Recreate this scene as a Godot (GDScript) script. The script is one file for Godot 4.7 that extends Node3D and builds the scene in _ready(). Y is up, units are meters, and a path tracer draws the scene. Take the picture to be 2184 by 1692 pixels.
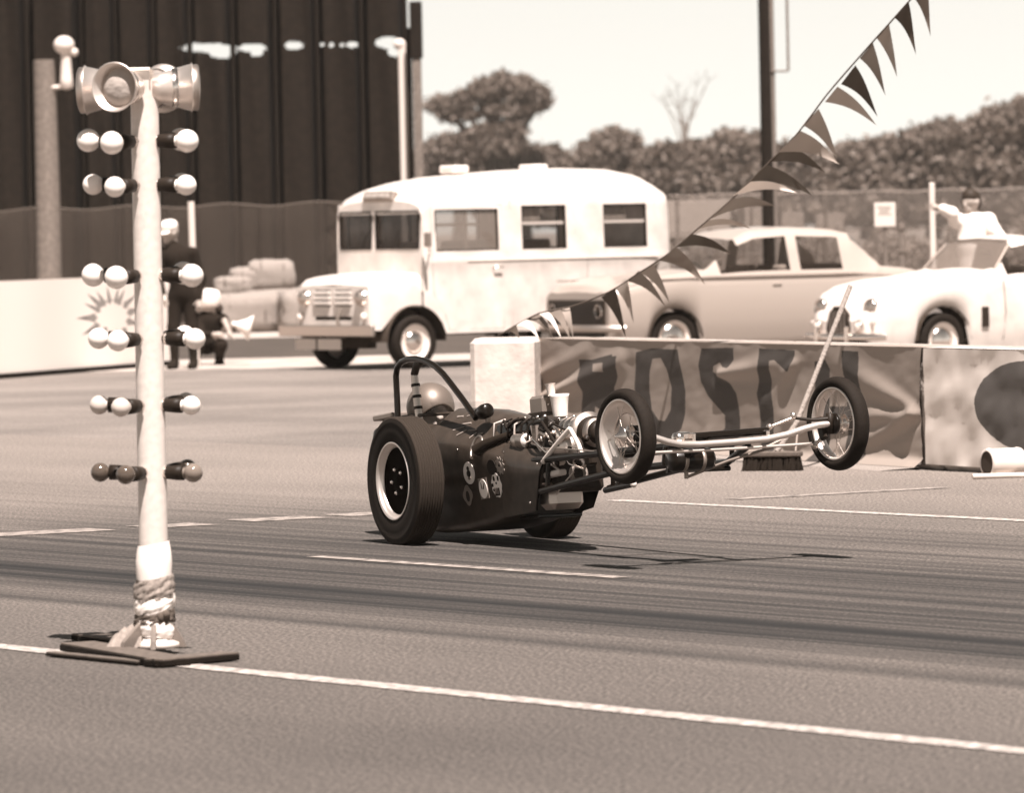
extends Node3D
# A dragster lifting its front wheels on a drag strip, seen through a long lens. Metres, y up, camera at the origin looking along -z.
const F := 12000.0        # focal length in photograph pixels (2184 wide)
const CX := 1092.0
const HY := 475.0         # horizon in the middle of the picture
const EYE := 1.68
const ROLL := 0.0209      # the camera was held a little askew
const TRACK := 0.6021     # the track runs 34.5 degrees off the line of sight

var M := {}
var taken := {}
var rng := RandomNumberGenerator.new()

class MB:
	var st := SurfaceTool.new()
	var g := 0
	func _init():
		st.begin(Mesh.PRIMITIVE_TRIANGLES)
	func fresh(is_smooth := true):
		g += 1
		st.set_smooth_group(g if is_smooth else 0xFFFFFFFF)
	func tri(a: Vector3, b: Vector3, c: Vector3, ua := Vector2.ZERO, ub := Vector2.ZERO, uc := Vector2.ZERO):
		st.set_uv(ua); st.add_vertex(a)
		st.set_uv(uc); st.add_vertex(c)
		st.set_uv(ub); st.add_vertex(b)
	func quad(a: Vector3, b: Vector3, c: Vector3, d: Vector3, ua := Vector2(0, 0), ub := Vector2(1, 0), uc := Vector2(1, 1), ud := Vector2(0, 1)):
		tri(a, b, c, ua, ub, uc)
		tri(a, c, d, ua, uc, ud)
	func done() -> ArrayMesh:
		st.generate_normals()
		return st.commit()
	# a box with chamfered edges
	func box(c: Vector3, size: Vector3, b := Basis(), ch := 0.0):
		fresh(false)
		var h := size / 2.0
		var e: float = minf(ch, minf(h.x, minf(h.y, h.z)) * 0.45)
		var P := func(s: Vector3, ax: int) -> Vector3:
			var v := Vector3(s.x * (h.x - e), s.y * (h.y - e), s.z * (h.z - e))
			v[ax] = s[ax] * h[ax]
			return c + b * v
		for ax in 3:
			var u := (ax + 1) % 3
			var w := (ax + 2) % 3
			for sg in [-1.0, 1.0]:
				var q := []
				for k in [[-1.0, -1.0], [1.0, -1.0], [1.0, 1.0], [-1.0, 1.0]]:
					var s := Vector3()
					s[ax] = sg; s[u] = k[0]; s[w] = k[1]
					q.append(P.call(s, ax))
				if sg > 0: quad(q[0], q[1], q[2], q[3])
				else: quad(q[3], q[2], q[1], q[0])
			if e > 0.0:
				for k in [[-1.0, -1.0], [1.0, -1.0], [1.0, 1.0], [-1.0, 1.0]]:
					var s0 := Vector3(); var s1 := Vector3()
					s0[ax] = -1.0; s0[u] = k[0]; s0[w] = k[1]
					s1 = s0; s1[ax] = 1.0
					if k[0] * k[1] > 0: quad(P.call(s0, u), P.call(s0, w), P.call(s1, w), P.call(s1, u))
					else: quad(P.call(s0, w), P.call(s0, u), P.call(s1, u), P.call(s1, w))
		if e > 0.0:
			for sx in [-1.0, 1.0]:
				for sy in [-1.0, 1.0]:
					for sz in [-1.0, 1.0]:
						var s := Vector3(sx, sy, sz)
						if sx * sy * sz > 0: tri(P.call(s, 0), P.call(s, 1), P.call(s, 2))
						else: tri(P.call(s, 0), P.call(s, 2), P.call(s, 1))
	func tube(pts: Array, r, sides := 10, caps := true):
		fresh(true)
		var n := pts.size()
		var rings := []
		var up := Vector3.UP
		for i in n:
			var d: Vector3 = (pts[mini(i + 1, n - 1)] - pts[maxi(i - 1, 0)]).normalized()
			if absf(d.dot(up)) > 0.95 and i == 0: up = Vector3.RIGHT
			var x := up.cross(d).normalized()
			var y := d.cross(x).normalized()
			up = y
			var rr: float = r[i] if r is Array else r
			var ring := []
			for k in sides:
				var a := TAU * k / sides
				ring.append(pts[i] + (x * cos(a) + y * sin(a)) * rr)
			rings.append(ring)
		for i in n - 1:
			for k in sides:
				var k2 := (k + 1) % sides
				quad(rings[i][k], rings[i][k2], rings[i + 1][k2], rings[i + 1][k])
		if caps:
			fresh(false)
			for k in range(1, sides - 1):
				tri(rings[0][0], rings[0][k + 1], rings[0][k])
				tri(rings[n - 1][0], rings[n - 1][k], rings[n - 1][k + 1])
	# profile of (radius, height) turned round the y axis of t
	func lathe(prof: Array, t := Transform3D(), seg := 24, sharp := false):
		fresh(not sharp)
		for i in prof.size() - 1:
			if sharp: fresh(true)
			var p: Vector2 = prof[i]
			var q: Vector2 = prof[i + 1]
			for k in seg:
				var a := TAU * k / seg
				var b := TAU * (k + 1) / seg
				var p0 := t * Vector3(p.x * cos(a), p.y, p.x * sin(a))
				var p1 := t * Vector3(p.x * cos(b), p.y, p.x * sin(b))
				var q0 := t * Vector3(q.x * cos(a), q.y, q.x * sin(a))
				var q1 := t * Vector3(q.x * cos(b), q.y, q.x * sin(b))
				if p.x < 1e-6: tri(p0, q0, q1)
				elif q.x < 1e-6: tri(p0, q0, p1)
				else: quad(p0, q0, q1, p1)
	func ball(c: Vector3, r: Vector3, b := Basis(), seg := 20, rows := 12):
		var prof := []
		for i in rows + 1:
			var a := -PI / 2 + PI * i / rows
			prof.append(Vector2(cos(a) if i > 0 and i < rows else 0.0, sin(a)))
		lathe(prof, Transform3D(b * Basis.from_scale(r), c), seg)
	# a surface f(u, v) for u, v in 0..1
	func sheet(nu: int, nv: int, f: Callable, is_smooth := true, flip := false):
		fresh(is_smooth)
		var p := []
		for i in nu + 1:
			var row := []
			for j in nv + 1:
				row.append(f.call(float(i) / nu, float(j) / nv))
			p.append(row)
		for i in nu:
			for j in nv:
				var u0 := float(i) / nu; var u1 := float(i + 1) / nu
				var v0 := 1.0 - float(j) / nv; var v1 := 1.0 - float(j + 1) / nv
				if flip: quad(p[i][j], p[i][j + 1], p[i + 1][j + 1], p[i + 1][j], Vector2(u0, v0), Vector2(u0, v1), Vector2(u1, v1), Vector2(u1, v0))
				else: quad(p[i][j], p[i + 1][j], p[i + 1][j + 1], p[i][j + 1], Vector2(u0, v0), Vector2(u1, v0), Vector2(u1, v1), Vector2(u0, v1))
	# outline (x, y), counter-clockwise, given thickness along z of t
	func plate(outline: Array, thick: float, t := Transform3D()):
		fresh(false)
		var poly := PackedVector2Array(outline)
		if Geometry2D.is_polygon_clockwise(poly): poly.reverse()
		var idx := Geometry2D.triangulate_polygon(poly)
		var a := thick / 2.0
		for k in range(0, idx.size(), 3):
			var p := [poly[idx[k]], poly[idx[k + 1]], poly[idx[k + 2]]]
			if (p[1] - p[0]).cross(p[2] - p[0]) < 0: p = [p[0], p[2], p[1]]
			tri(t * Vector3(p[0].x, p[0].y, a), t * Vector3(p[1].x, p[1].y, a), t * Vector3(p[2].x, p[2].y, a))
			tri(t * Vector3(p[0].x, p[0].y, -a), t * Vector3(p[2].x, p[2].y, -a), t * Vector3(p[1].x, p[1].y, -a))
		for k in poly.size():
			var p := poly[k]
			var q := poly[(k + 1) % poly.size()]
			quad(t * Vector3(p.x, p.y, -a), t * Vector3(q.x, q.y, -a), t * Vector3(q.x, q.y, a), t * Vector3(p.x, p.y, a))

# ---------- pixels of the photograph (2184 wide) to directions, ground points and points at a known distance
func ray(px: float, py: float) -> Vector3:
	var du := px - CX
	var dv := py - HY
	return Vector3((du * cos(ROLL) - dv * sin(ROLL)) / F, -(du * sin(ROLL) + dv * cos(ROLL)) / F, -1.0)
func at(px: float, py: float, dist: float) -> Vector3:
	return Vector3(0, EYE, 0) + ray(px, py) * dist
func gr(px: float, py: float) -> Vector3:
	var r := ray(px, py)
	return Vector3(0, EYE, 0) + r * (EYE / -r.y)
# along / across the track
func tk(w: float, s: float, y := 0.0) -> Vector3:
	return Vector3(w * cos(TRACK) + s * sin(TRACK), y, -w * sin(TRACK) + s * cos(TRACK))

# ---------- naming and tagging
func numbered(called: String) -> String:
	taken[called] = taken.get(called, -1) + 1
	return called if taken[called] == 0 else "%s_%03d" % [called, taken[called]]
func thing(called: String, label: String, category: String, where := Vector3.ZERO, turn := 0.0, group := "") -> Node3D:
	var o := Node3D.new()
	o.name = numbered(called)
	add_child(o)
	o.position = where
	o.rotation.y = turn
	o.set_meta("label", label)
	o.set_meta("category", category)
	if group: o.set_meta("group", group)
	return o
func part(parent: Node, called: String, mb, material: Material) -> MeshInstance3D:
	var o := MeshInstance3D.new()
	o.name = called
	o.mesh = mb.done() if mb is MB else mb
	o.material_override = material
	parent.add_child(o, true)
	return o
func struct(called: String, mb, material: Material) -> MeshInstance3D:
	var o := part(self, called, mb, material)
	o.set_meta("kind", "structure")
	return o

# ---------- materials: the tones of a warm-toned print
func tone(l: float) -> Color:
	var k: float = clampf(1.2 - 0.55 * log(l / 0.02) / log(10.0), 0.1, 1.8)
	var c := Color(l * (1.0 + 0.28 * k), l * (1.0 - 0.03 * k), l * (1.0 - 0.25 * k))
	return c.linear_to_srgb()
func mat(key: String, l: float, rough := 0.7, metal := 0.0, coat := 0.0) -> StandardMaterial3D:
	var m := StandardMaterial3D.new()
	m.resource_name = key
	m.albedo_color = tone(l)
	m.roughness = rough
	m.metallic = metal
	if l < 0.06 and metal == 0.0: m.metallic_specular = 0.3
	if coat > 0.0:
		m.clearcoat_enabled = true
		m.clearcoat = coat
		m.clearcoat_roughness = 0.08
	M[key] = m
	return m
func noise_tex(freq: float, lo: float, hi: float, sd: int, normal := false, size := 256) -> NoiseTexture2D:
	var n := FastNoiseLite.new()
	n.seed = sd
	n.noise_type = FastNoiseLite.TYPE_SIMPLEX_SMOOTH
	n.frequency = freq
	n.fractal_octaves = 4
	var t := NoiseTexture2D.new()
	t.width = size; t.height = size
	t.seamless = true
	t.noise = n
	if normal:
		t.as_normal_map = true
		t.bump_strength = hi
	else:
		var g := Gradient.new()
		g.set_color(0, Color(lo, lo, lo))
		g.set_color(1, Color(hi, hi, hi))
		t.color_ramp = g
	return t
func mottle(m: StandardMaterial3D, tex: Texture2D, scale: float, bump: Texture2D = null, bump_scale := 1.0, in_world := false):
	m.albedo_texture = tex
	m.uv1_triplanar = true
	m.uv1_world_triplanar = in_world
	m.uv1_scale = Vector3.ONE * scale
	if bump:
		m.normal_enabled = true
		m.normal_texture = bump
		m.normal_scale = bump_scale
func glass(key: String, l: float, alpha: float) -> StandardMaterial3D:
	var m := mat(key, l, 0.04)
	m.transparency = BaseMaterial3D.TRANSPARENCY_ALPHA
	m.albedo_color.a = alpha
	m.cull_mode = BaseMaterial3D.CULL_DISABLED
	return m

# ---------- a body from tapered bones: smooth union meshed as surface nets
func bones_mesh(bones: Array, cell: float, blend: float) -> ArrayMesh:
	var lo := Vector3.INF
	var hi := -Vector3.INF
	for b in bones:
		var r := Vector3.ONE * (maxf(b[2], b[3]) + cell * 2.5)
		lo = lo.min(b[0] - r).min(b[1] - r)
		hi = hi.max(b[0] + r).max(b[1] + r)
	var n := Vector3i(((hi - lo) / cell).ceil()) + Vector3i.ONE
	var field := PackedFloat32Array()
	field.resize(n.x * n.y * n.z)
	field.fill(9.0)
	for b in bones:
		var a: Vector3 = b[0]
		var ab: Vector3 = b[1] - a
		var len2 := maxf(ab.length_squared(), 1e-9)
		var reach := maxf(b[2], b[3]) + cell * 2.5 + blend
		var i0 := Vector3i((a.min(b[1]) - lo - Vector3.ONE * reach) / cell).max(Vector3i.ZERO)
		var i1 := Vector3i((a.max(b[1]) - lo + Vector3.ONE * reach) / cell).min(n - Vector3i.ONE)
		for x in range(i0.x, i1.x + 1):
			for y in range(i0.y, i1.y + 1):
				for z in range(i0.z, i1.z + 1):
					var p := lo + Vector3(x, y, z) * cell
					var t := clampf((p - a).dot(ab) / len2, 0.0, 1.0)
					var d: float = (p - a - ab * t).length() - lerpf(b[2], b[3], t)
					var k := (x * n.y + y) * n.z + z
					var o := field[k]
					if o > 8.0: field[k] = d
					else:
						var h := maxf(blend - absf(o - d), 0.0) / blend
						field[k] = minf(o, d) - h * h * blend * 0.25
	var verts := {}
	var corner := []
	for k in 8: corner.append(Vector3i(k & 1, (k >> 1) & 1, (k >> 2) & 1))
	var st := SurfaceTool.new()
	st.begin(Mesh.PRIMITIVE_TRIANGLES)
	st.set_smooth_group(0)
	var cellv := func(x: int, y: int, z: int) -> Vector3:
		var key := (x * n.y + y) * n.z + z
		if verts.has(key): return verts[key]
		var sum := Vector3.ZERO
		var cnt := 0
		for e in [[0, 1], [2, 3], [4, 5], [6, 7], [0, 2], [1, 3], [4, 6], [5, 7], [0, 4], [1, 5], [2, 6], [3, 7]]:
			var c0: Vector3i = corner[e[0]] + Vector3i(x, y, z)
			var c1: Vector3i = corner[e[1]] + Vector3i(x, y, z)
			var f0 := field[(c0.x * n.y + c0.y) * n.z + c0.z]
			var f1 := field[(c1.x * n.y + c1.y) * n.z + c1.z]
			if (f0 < 0.0) != (f1 < 0.0):
				sum += Vector3(c0).lerp(Vector3(c1), f0 / (f0 - f1))
				cnt += 1
		verts[key] = lo + (sum / maxf(cnt, 1)) * cell
		return verts[key]
	for x in range(1, n.x - 1):
		for y in range(1, n.y - 1):
			for z in range(1, n.z - 1):
				var f0 := field[(x * n.y + y) * n.z + z]
				for ax in 3:
					var d := Vector3i()
					d[ax] = 1
					var f1 := field[((x + d.x) * n.y + y + d.y) * n.z + z + d.z]
					if (f0 < 0.0) == (f1 < 0.0): continue
					var u := Vector3i(); u[(ax + 1) % 3] = 1
					var w := Vector3i(); w[(ax + 2) % 3] = 1
					var q := [cellv.call(x - u.x - w.x, y - u.y - w.y, z - u.z - w.z), cellv.call(x - w.x, y - w.y, z - w.z), cellv.call(x, y, z), cellv.call(x - u.x, y - u.y, z - u.z)]
					if f0 < 0.0: q.reverse()
					for k in [0, 1, 2, 0, 2, 3]: st.add_vertex(q[k])
	st.generate_normals()
	return st.commit()

# rings at stations joined into skins; pick(i, j) names the piece each patch belongs to ("" leaves it open)
func skins(rings: Array, pick: Callable) -> Dictionary:
	var out := {}
	for i in rings.size() - 1:
		for j in rings[i].size() - 1:
			var k: String = pick.call(i, j)
			if k == "": continue
			if not out.has(k):
				out[k] = MB.new()
				out[k].fresh(true)
			out[k].quad(rings[i][j], rings[i][j + 1], rings[i + 1][j + 1], rings[i + 1][j])
	return out
func cap(mb: MB, ring: Array, flip := false):
	mb.fresh(false)
	var c := Vector3.ZERO
	for p in ring: c += p
	c /= ring.size()
	for k in ring.size():
		var a: Vector3 = ring[k]
		var b: Vector3 = ring[(k + 1) % ring.size()]
		if flip: mb.tri(c, b, a)
		else: mb.tri(c, a, b)

func _ready():
	rng.seed = 7
	# camera
	var cam := Camera3D.new()
	cam.name = "camera"
	add_child(cam)
	var fwd := ray(1092, 846).normalized()
	var right := (Vector3(cos(ROLL), -sin(ROLL), 0) - fwd * Vector3(cos(ROLL), -sin(ROLL), 0).dot(fwd)).normalized()
	cam.transform = Transform3D(Basis(right, right.cross(fwd), -fwd), Vector3(0, EYE, 0))
	var lens := CameraAttributesPhysical.new()
	lens.frustum_focal_length = 24.0 / (2.0 * 846.0 / F)
	lens.frustum_focus_distance = 28.6
	lens.frustum_near = 0.5
	lens.frustum_far = 2000.0
	lens.exposure_aperture = 4.8
	cam.attributes = lens
	cam.fov = rad_to_deg(2.0 * atan(846.0 / F))
	cam.near = 0.5
	cam.far = 2000.0
	# sky and sun: a clear summer noon, the sun high behind the camera's right shoulder
	var env := Environment.new()
	env.background_mode = Environment.BG_SKY
	var sm := ProceduralSkyMaterial.new()
	sm.sky_top_color = Color(0.055, 0.052, 0.05).linear_to_srgb()
	sm.sky_horizon_color = Color(0.5, 0.485, 0.45).linear_to_srgb()
	sm.ground_bottom_color = Color(0.1, 0.09, 0.085).linear_to_srgb()
	sm.ground_horizon_color = Color(0.3, 0.28, 0.26).linear_to_srgb()
	sm.sky_curve = 0.15
	var sky := Sky.new()
	sky.sky_material = sm
	env.sky = sky
	env.tonemap_mode = Environment.TONE_MAPPER_LINEAR
	env.tonemap_exposure = 2.25
	env.fog_enabled = true
	env.fog_density = 0.00014
	env.fog_light_color = Color(1.0, 0.97, 0.93)
	env.sdfgi_enabled = true
	env.ssao_enabled = true
	env.ssil_enabled = true
	var we := WorldEnvironment.new()
	we.name = "world_environment"
	we.environment = env
	add_child(we)
	var sun := DirectionalLight3D.new()
	sun.name = "sun"
	add_child(sun)
	sun.look_at_from_position(Vector3(0.07, 0.63, 0.3), Vector3.ZERO)
	sun.light_energy = 1.6
	sun.light_angular_distance = 0.5
	sun.light_color = Color(1.0, 0.955, 0.93)
	sun.shadow_enabled = true

	materials()
	build_ground()
	build_hangar()
	build_background()
	build_trees()
	build_signboard()
	build_people()
	build_spectator()
	build_bus()
	build_saloon()
	build_roadster()
	build_barrier()
	build_bunting()
	build_light_tree()
	build_dragster()
	build_litter()

func materials():
	var fine := noise_tex(0.12, 0.55, 1.0, 3)
	var coarse := noise_tex(0.02, 0.72, 1.0, 5)
	var bumpy := noise_tex(0.05, 0, 6.0, 9, true)
	M.fine = fine
	M.coarse = coarse
	M.bumpy = bumpy
	mat("white_paint", 0.74, 0.35)
	mottle(M.white_paint, noise_tex(0.012, 0.86, 1.0, 33), 0.8)
	mat("line_paint", 0.62, 0.8)
	mottle(M.line_paint, noise_tex(0.08, 0.45, 1.0, 21), 0.8, null, 1.0, true)
	mat("line_worn", 0.42, 0.85)
	mottle(M.line_worn, noise_tex(0.03, 0.45, 1.0, 22), 1.3, null, 1.0, true)
	mat("pole_paint", 0.66, 0.5)
	mottle(M.pole_paint, noise_tex(0.03, 0.9, 1.0, 31), 3.0)
	mat("bulb_white", 0.8, 0.15)
	mat("bulb_pale", 0.5, 0.15)
	mat("bulb_mid", 0.16, 0.12)
	mat("bulb_dark", 0.07, 0.1)
	mat("holder", 0.014, 0.5)
	mat("tape", 0.82, 0.75)
	mat("rag", 0.3, 0.9)
	mottle(M.rag, coarse, 9.0)
	mat("rag_dark", 0.07, 0.9)
	mat("aluminium", 0.75, 0.4, 0.85)
	mat("brushed", 0.5, 0.42, 1.0)
	mat("chrome", 0.82, 0.2, 1.0)
	mat("dull_metal", 0.28, 0.5, 0.7)
	mat("timber", 0.12, 0.9)
	mottle(M.timber, coarse, 4.0)
	mat("near_black", 0.006, 0.95)  # plain near-black for the timbers and the board foot
	mat("rubber", 0.016, 0.8)
	mottle(M.rubber, noise_tex(0.06, 0.6, 1.0, 41), 6.0)
	mat("rubber_tread", 0.04, 0.9)
	mottle(M.rubber_tread, noise_tex(0.06, 0.6, 1.0, 42), 9.0)
	mat("black_paint", 0.005, 0.3, 0.0, 0.25)
	mat("maroon", 0.05, 0.45, 0.0, 0.25)
	mottle(M.maroon, noise_tex(0.02, 0.75, 1.0, 43), 2.0)
	mat("maroon_deck", 0.05, 0.3, 0.0, 0.8)
	mat("decal_white", 0.75, 0.6)
	mat("decal_mid", 0.2, 0.6)
	mat("decal_black", 0.01, 0.6)
	mat("silver_flake", 0.15, 0.45, 0.4)
	mat("matt_black", 0.004, 0.95)
	M.matt_black.metallic_specular = 0.1
	mat("leather", 0.03, 0.6)
	mat("skin", 0.36, 0.6)
	mat("cloth_dark", 0.012, 0.95)
	mat("cloth_mid", 0.12, 0.9)
	mat("cloth_white", 0.8, 0.85)
	mat("saloon_paint", 0.33, 0.35, 0.0, 0.4)
	mat("saloon_roof", 0.37, 0.3, 0.0, 0.4)
	mat("grille_dark", 0.02, 0.5)
	mat("interior", 0.045, 0.95)
	mat("interior_pale", 0.25, 0.9)
	mat("upholstery", 0.14, 0.9)
	mat("hub_white", 0.72, 0.3)
	glass("pane", 0.05, 0.16)
	glass("pane_grey", 0.2, 0.6)  # grey tint in the glass; on the bus cab windows it paints a reflection
	mat("curtain", 0.015, 0.95)
	mottle(M.curtain, coarse, 1.2)
	mat("post_grey", 0.2, 0.8)
	mottle(M.post_grey, coarse, 2.0)
	mat("post_pale", 0.6, 0.7)
	mat("post_dark", 0.014, 0.9)
	mottle(M.post_dark, coarse, 2.0)
	mat("wire", 0.1, 0.6, 0.3)
	mat("wire_pale", 0.3, 0.6, 0.2)
	mat("concrete", 0.5, 0.9)
	mottle(M.concrete, noise_tex(0.015, 0.7, 1.0, 51), 0.9, bumpy, 0.4)
	mat("stained_white", 0.62, 0.9)
	mottle(M.stained_white, noise_tex(0.012, 0.85, 1.0, 52), 1.4, bumpy, 0.12)
	mat("straw", 0.42, 0.95)
	mottle(M.straw, fine, 3.0, bumpy, 1.2)
	mat("flag_dark", 0.045, 0.8)
	mat("flag_mid", 0.13, 0.8)
	mat("flag_grey", 0.26, 0.8)
	mat("flag_white", 0.66, 0.8)
	for k in ["flag_dark", "flag_mid", "flag_grey", "flag_white"]:
		M[k].backlight_enabled = true
		M[k].backlight = Color(0.25, 0.24, 0.22)
		M[k].cull_mode = BaseMaterial3D.CULL_DISABLED
	mat("rope", 0.08, 0.9)
	mat("bristle", 0.012, 0.95)
	mat("bark", 0.06, 0.95)
	mottle(M.bark, fine, 2.0)
	for k in [["leaf_a", 0.12], ["leaf_b", 0.105], ["leaf_c", 0.12]]:
		var m := mat(k[0], k[1], 0.7)
		m.cull_mode = BaseMaterial3D.CULL_DISABLED
		m.backlight_enabled = true
		m.backlight = tone(k[1] * 0.8)

func fill_poly(im: Image, pts: Array, c: Color):
	var y0 := 1e9; var y1 := -1e9
	for p in pts:
		y0 = minf(y0, p.y); y1 = maxf(y1, p.y)
	for y in range(maxi(0, int(y0)), mini(im.get_height(), int(y1) + 1)):
		var xs := []
		for k in pts.size():
			var a: Vector2 = pts[k]
			var b: Vector2 = pts[(k + 1) % pts.size()]
			if (a.y <= y + 0.5) != (b.y <= y + 0.5):
				xs.append(a.x + (y + 0.5 - a.y) / (b.y - a.y) * (b.x - a.x))
		xs.sort()
		for k in range(0, xs.size() - 1, 2):
			im.fill_rect(Rect2i(int(xs[k]), y, maxi(1, int(xs[k + 1]) - int(xs[k])), 1), c)

func flat_strip(called: String, pts: Array, y: float, m: Material):
	var b := MB.new()
	b.fresh(false)
	var v := []
	for p in pts: v.append(Vector3(p.x, y, p.z))
	b.quad(v[0], v[1], v[2], v[3])
	return struct(called, b, m)

func build_ground():
	# one sheet of old tarmac out to the horizon
	var grain := noise_tex(0.13, 0.45, 1.0, 61, false, 512)
	var asphalt := mat("asphalt", 0.4, 0.95)
	mottle(asphalt, noise_tex(0.008, 0.78, 1.0, 62, false, 512), 0.06, noise_tex(0.18, 0, 3.0, 63, true, 512), 0.5, true)
	for m in [asphalt]:
		m.detail_enabled = true
		m.detail_blend_mode = BaseMaterial3D.BLEND_MODE_MUL
		m.detail_albedo = grain
		m.detail_uv_layer = BaseMaterial3D.DETAIL_UV_2
		m.uv2_triplanar = true
		m.uv2_world_triplanar = true
		m.uv2_scale = Vector3(0.66, 0.66, 0.3)
	var g := MB.new()
	g.fresh(false)
	g.quad(Vector3(-600, 0, 60), Vector3(600, 0, 60), Vector3(600, 0, -900), Vector3(-600, 0, -900))
	struct("ground", g, asphalt)
	# the drag strip: rubber laid down in streaks along the lanes
	var W := 1024
	var S := 512
	var w0 := 8.0; var w1 := 23.0
	var n1 := FastNoiseLite.new(); n1.seed = 71; n1.frequency = 0.02; n1.fractal_octaves = 3
	var n2 := FastNoiseLite.new(); n2.seed = 72; n2.frequency = 0.09; n2.fractal_octaves = 2
	var n3 := FastNoiseLite.new(); n3.seed = 73; n3.frequency = 0.05
	var n4 := FastNoiseLite.new(); n4.seed = 74; n4.frequency = 0.35; n4.fractal_octaves = 4
	# (w, darkness) of the rubbered bands read off the photograph
	var prof := [[8.0, 0.46], [10.5, 0.42], [11.5, 0.36], [12.2, 0.34], [12.6, 0.33], [12.72, 0.5], [12.92, 0.5], [13.02, 0.36], [13.25, 0.4], [13.5, 0.72], [13.95, 0.82], [14.12, 0.6], [14.4, 0.66], [14.8, 0.7], [15.2, 0.62], [15.6, 0.66], [16.1, 0.64], [16.4, 0.54], [17.2, 0.46], [18.2, 0.34], [19.2, 0.22], [20.5, 0.1], [23.0, 0.0]]
	var data := PackedByteArray()
	data.resize(W * S)
	for j in S:
		var s := float(j) / S * 55.0
		var far := 1.0 - smoothstep(30.0, 36.0, 55.0 - s) * 0.7   # less rubber behind the start line
		for i in W:
			var w := w0 + (w1 - w0) * i / W
			var wander := w + n3.get_noise_2d(s * 1.5, 3.0) * 0.06
			var d := 0.0
			for k in prof.size() - 1:
				if wander >= prof[k][0] and wander < prof[k + 1][0]:
					d = lerpf(prof[k][1], prof[k + 1][1], (wander - prof[k][0]) / (prof[k + 1][0] - prof[k][0]))
					break
			var streak := n1.get_noise_2d(i * 2.2, s * 0.12) * 0.7 + n2.get_noise_2d(i * 3.0, s * 0.5) * 0.6
			var band := smoothstep(12.2, 13.2, w) * (1.0 - smoothstep(18.0, 20.5, w))
			d = d * (1.0 + streak * (0.08 + 0.55 * band)) * far + 0.1 * n4.get_noise_2d(w * 1.3, s * 0.6) + maxf(0.0, streak) * 0.1 * smoothstep(11.8, 13.0, w) * (1.0 - smoothstep(18.0, 20.0, w))
			data[j * W + i] = int(clampf(1.0 - d * 0.78, 0.1, 1.0) * 255.0)
	var im := Image.create_from_data(W, S, false, Image.FORMAT_L8, data)
	im.convert(Image.FORMAT_RGB8)
	var rub := mat("rubbered", 0.33, 0.95)
	rub.albedo_texture = ImageTexture.create_from_image(im)
	rub.detail_enabled = true
	rub.detail_blend_mode = BaseMaterial3D.BLEND_MODE_MUL
	rub.detail_albedo = grain
	rub.detail_uv_layer = BaseMaterial3D.DETAIL_UV_2
	rub.uv2_triplanar = true
	rub.uv2_world_triplanar = true
	rub.uv2_scale = Vector3(0.66, 0.66, 0.3)
	var t := MB.new()
	t.fresh(false)
	t.quad(tk(w0, -50, 0.004), tk(w0, 5, 0.004), tk(w1, 5, 0.004), tk(w1, -50, 0.004), Vector2(0, 0), Vector2(0, 1), Vector2(1, 1), Vector2(1, 0))
	struct("track", t, rub)
	# painted lines along the lanes and across the start
	for a in [[11.15, -50.0, 4.0, 0.13, "line_paint"], [19.52, -27.4, 4.0, 0.13, "line_paint"], [15.3, -24.1, -21.42, 0.1, "line_worn"]]:
		var l := MB.new()
		l.fresh(false)
		var cut := int((a[2] - a[1]) / 0.22)
		var lo_e := []
		var hi_e := []
		for k in cut + 1:
			lo_e.append(a[0] - a[3] / 2 + rng.randf_range(-0.008, 0.008))
			hi_e.append(a[0] + a[3] / 2 + rng.randf_range(-0.008, 0.008))
		for k in cut:
			var s0: float = lerpf(a[1], a[2], float(k) / cut)
			var s1: float = lerpf(a[1], a[2], float(k + 1) / cut)
			l.quad(tk(lo_e[k], s0, 0.008), tk(lo_e[k + 1], s1, 0.008), tk(hi_e[k + 1], s1, 0.008), tk(hi_e[k], s0, 0.008))
		struct("lane_line", l, M[a[4]])
	for a in [[15.1, 15.95, -27.36], [16.2, 16.6, -27.34], [16.9, 17.4, -27.42], [17.55, 18.3, -27.4], [20.0, 21.6, -26.86]]:
		var l := MB.new()
		l.fresh(false)
		var h := 0.16 if a[0] < 19 else 0.08
		l.quad(tk(a[0], a[2] - h, 0.008), tk(a[0], a[2] + h, 0.008), tk(a[1], a[2] + h * 1.2, 0.008), tk(a[1], a[2] - h * 0.8, 0.008))
		struct("start_line", l, M.line_worn)
	# far side: concrete strip, darker service road, pale verge
	var far_edge := func(d: float) -> Array: return [Vector3(-40, 0, -d), Vector3(1.5, 0, -d - 1.0)]
	var strip := mat("pale_concrete", 0.48, 0.9)
	mottle(strip, M.coarse, 0.3, null, 1.0, true)
	var road := mat("dark_road", 0.06, 0.9)
	mottle(road, M.coarse, 0.2, null, 1.0, true)
	var grass := mat("dry_verge", 0.2, 0.95)
	mottle(grass, M.fine, 0.5, M.bumpy, 1.0, true)
	var e := [66.2, 71.6, 85.0, 90.0, 700.0]
	var ms := [strip, road, strip, grass]
	var names := ["concrete_apron", "service_road", "concrete_edge", "verge"]
	for k in 4:
		var a0: Array = far_edge.call(e[k])
		var a1: Array = far_edge.call(e[k + 1])
		if k == 3:
			a0[1].x = 200; a1[1].x = 200; a0[0].x = -200; a1[0].x = -200
		flat_strip(names[k], [a0[0], a0[1], a1[1], a1[0]], 0.004 + 0.0 * k, ms[k])

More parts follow.
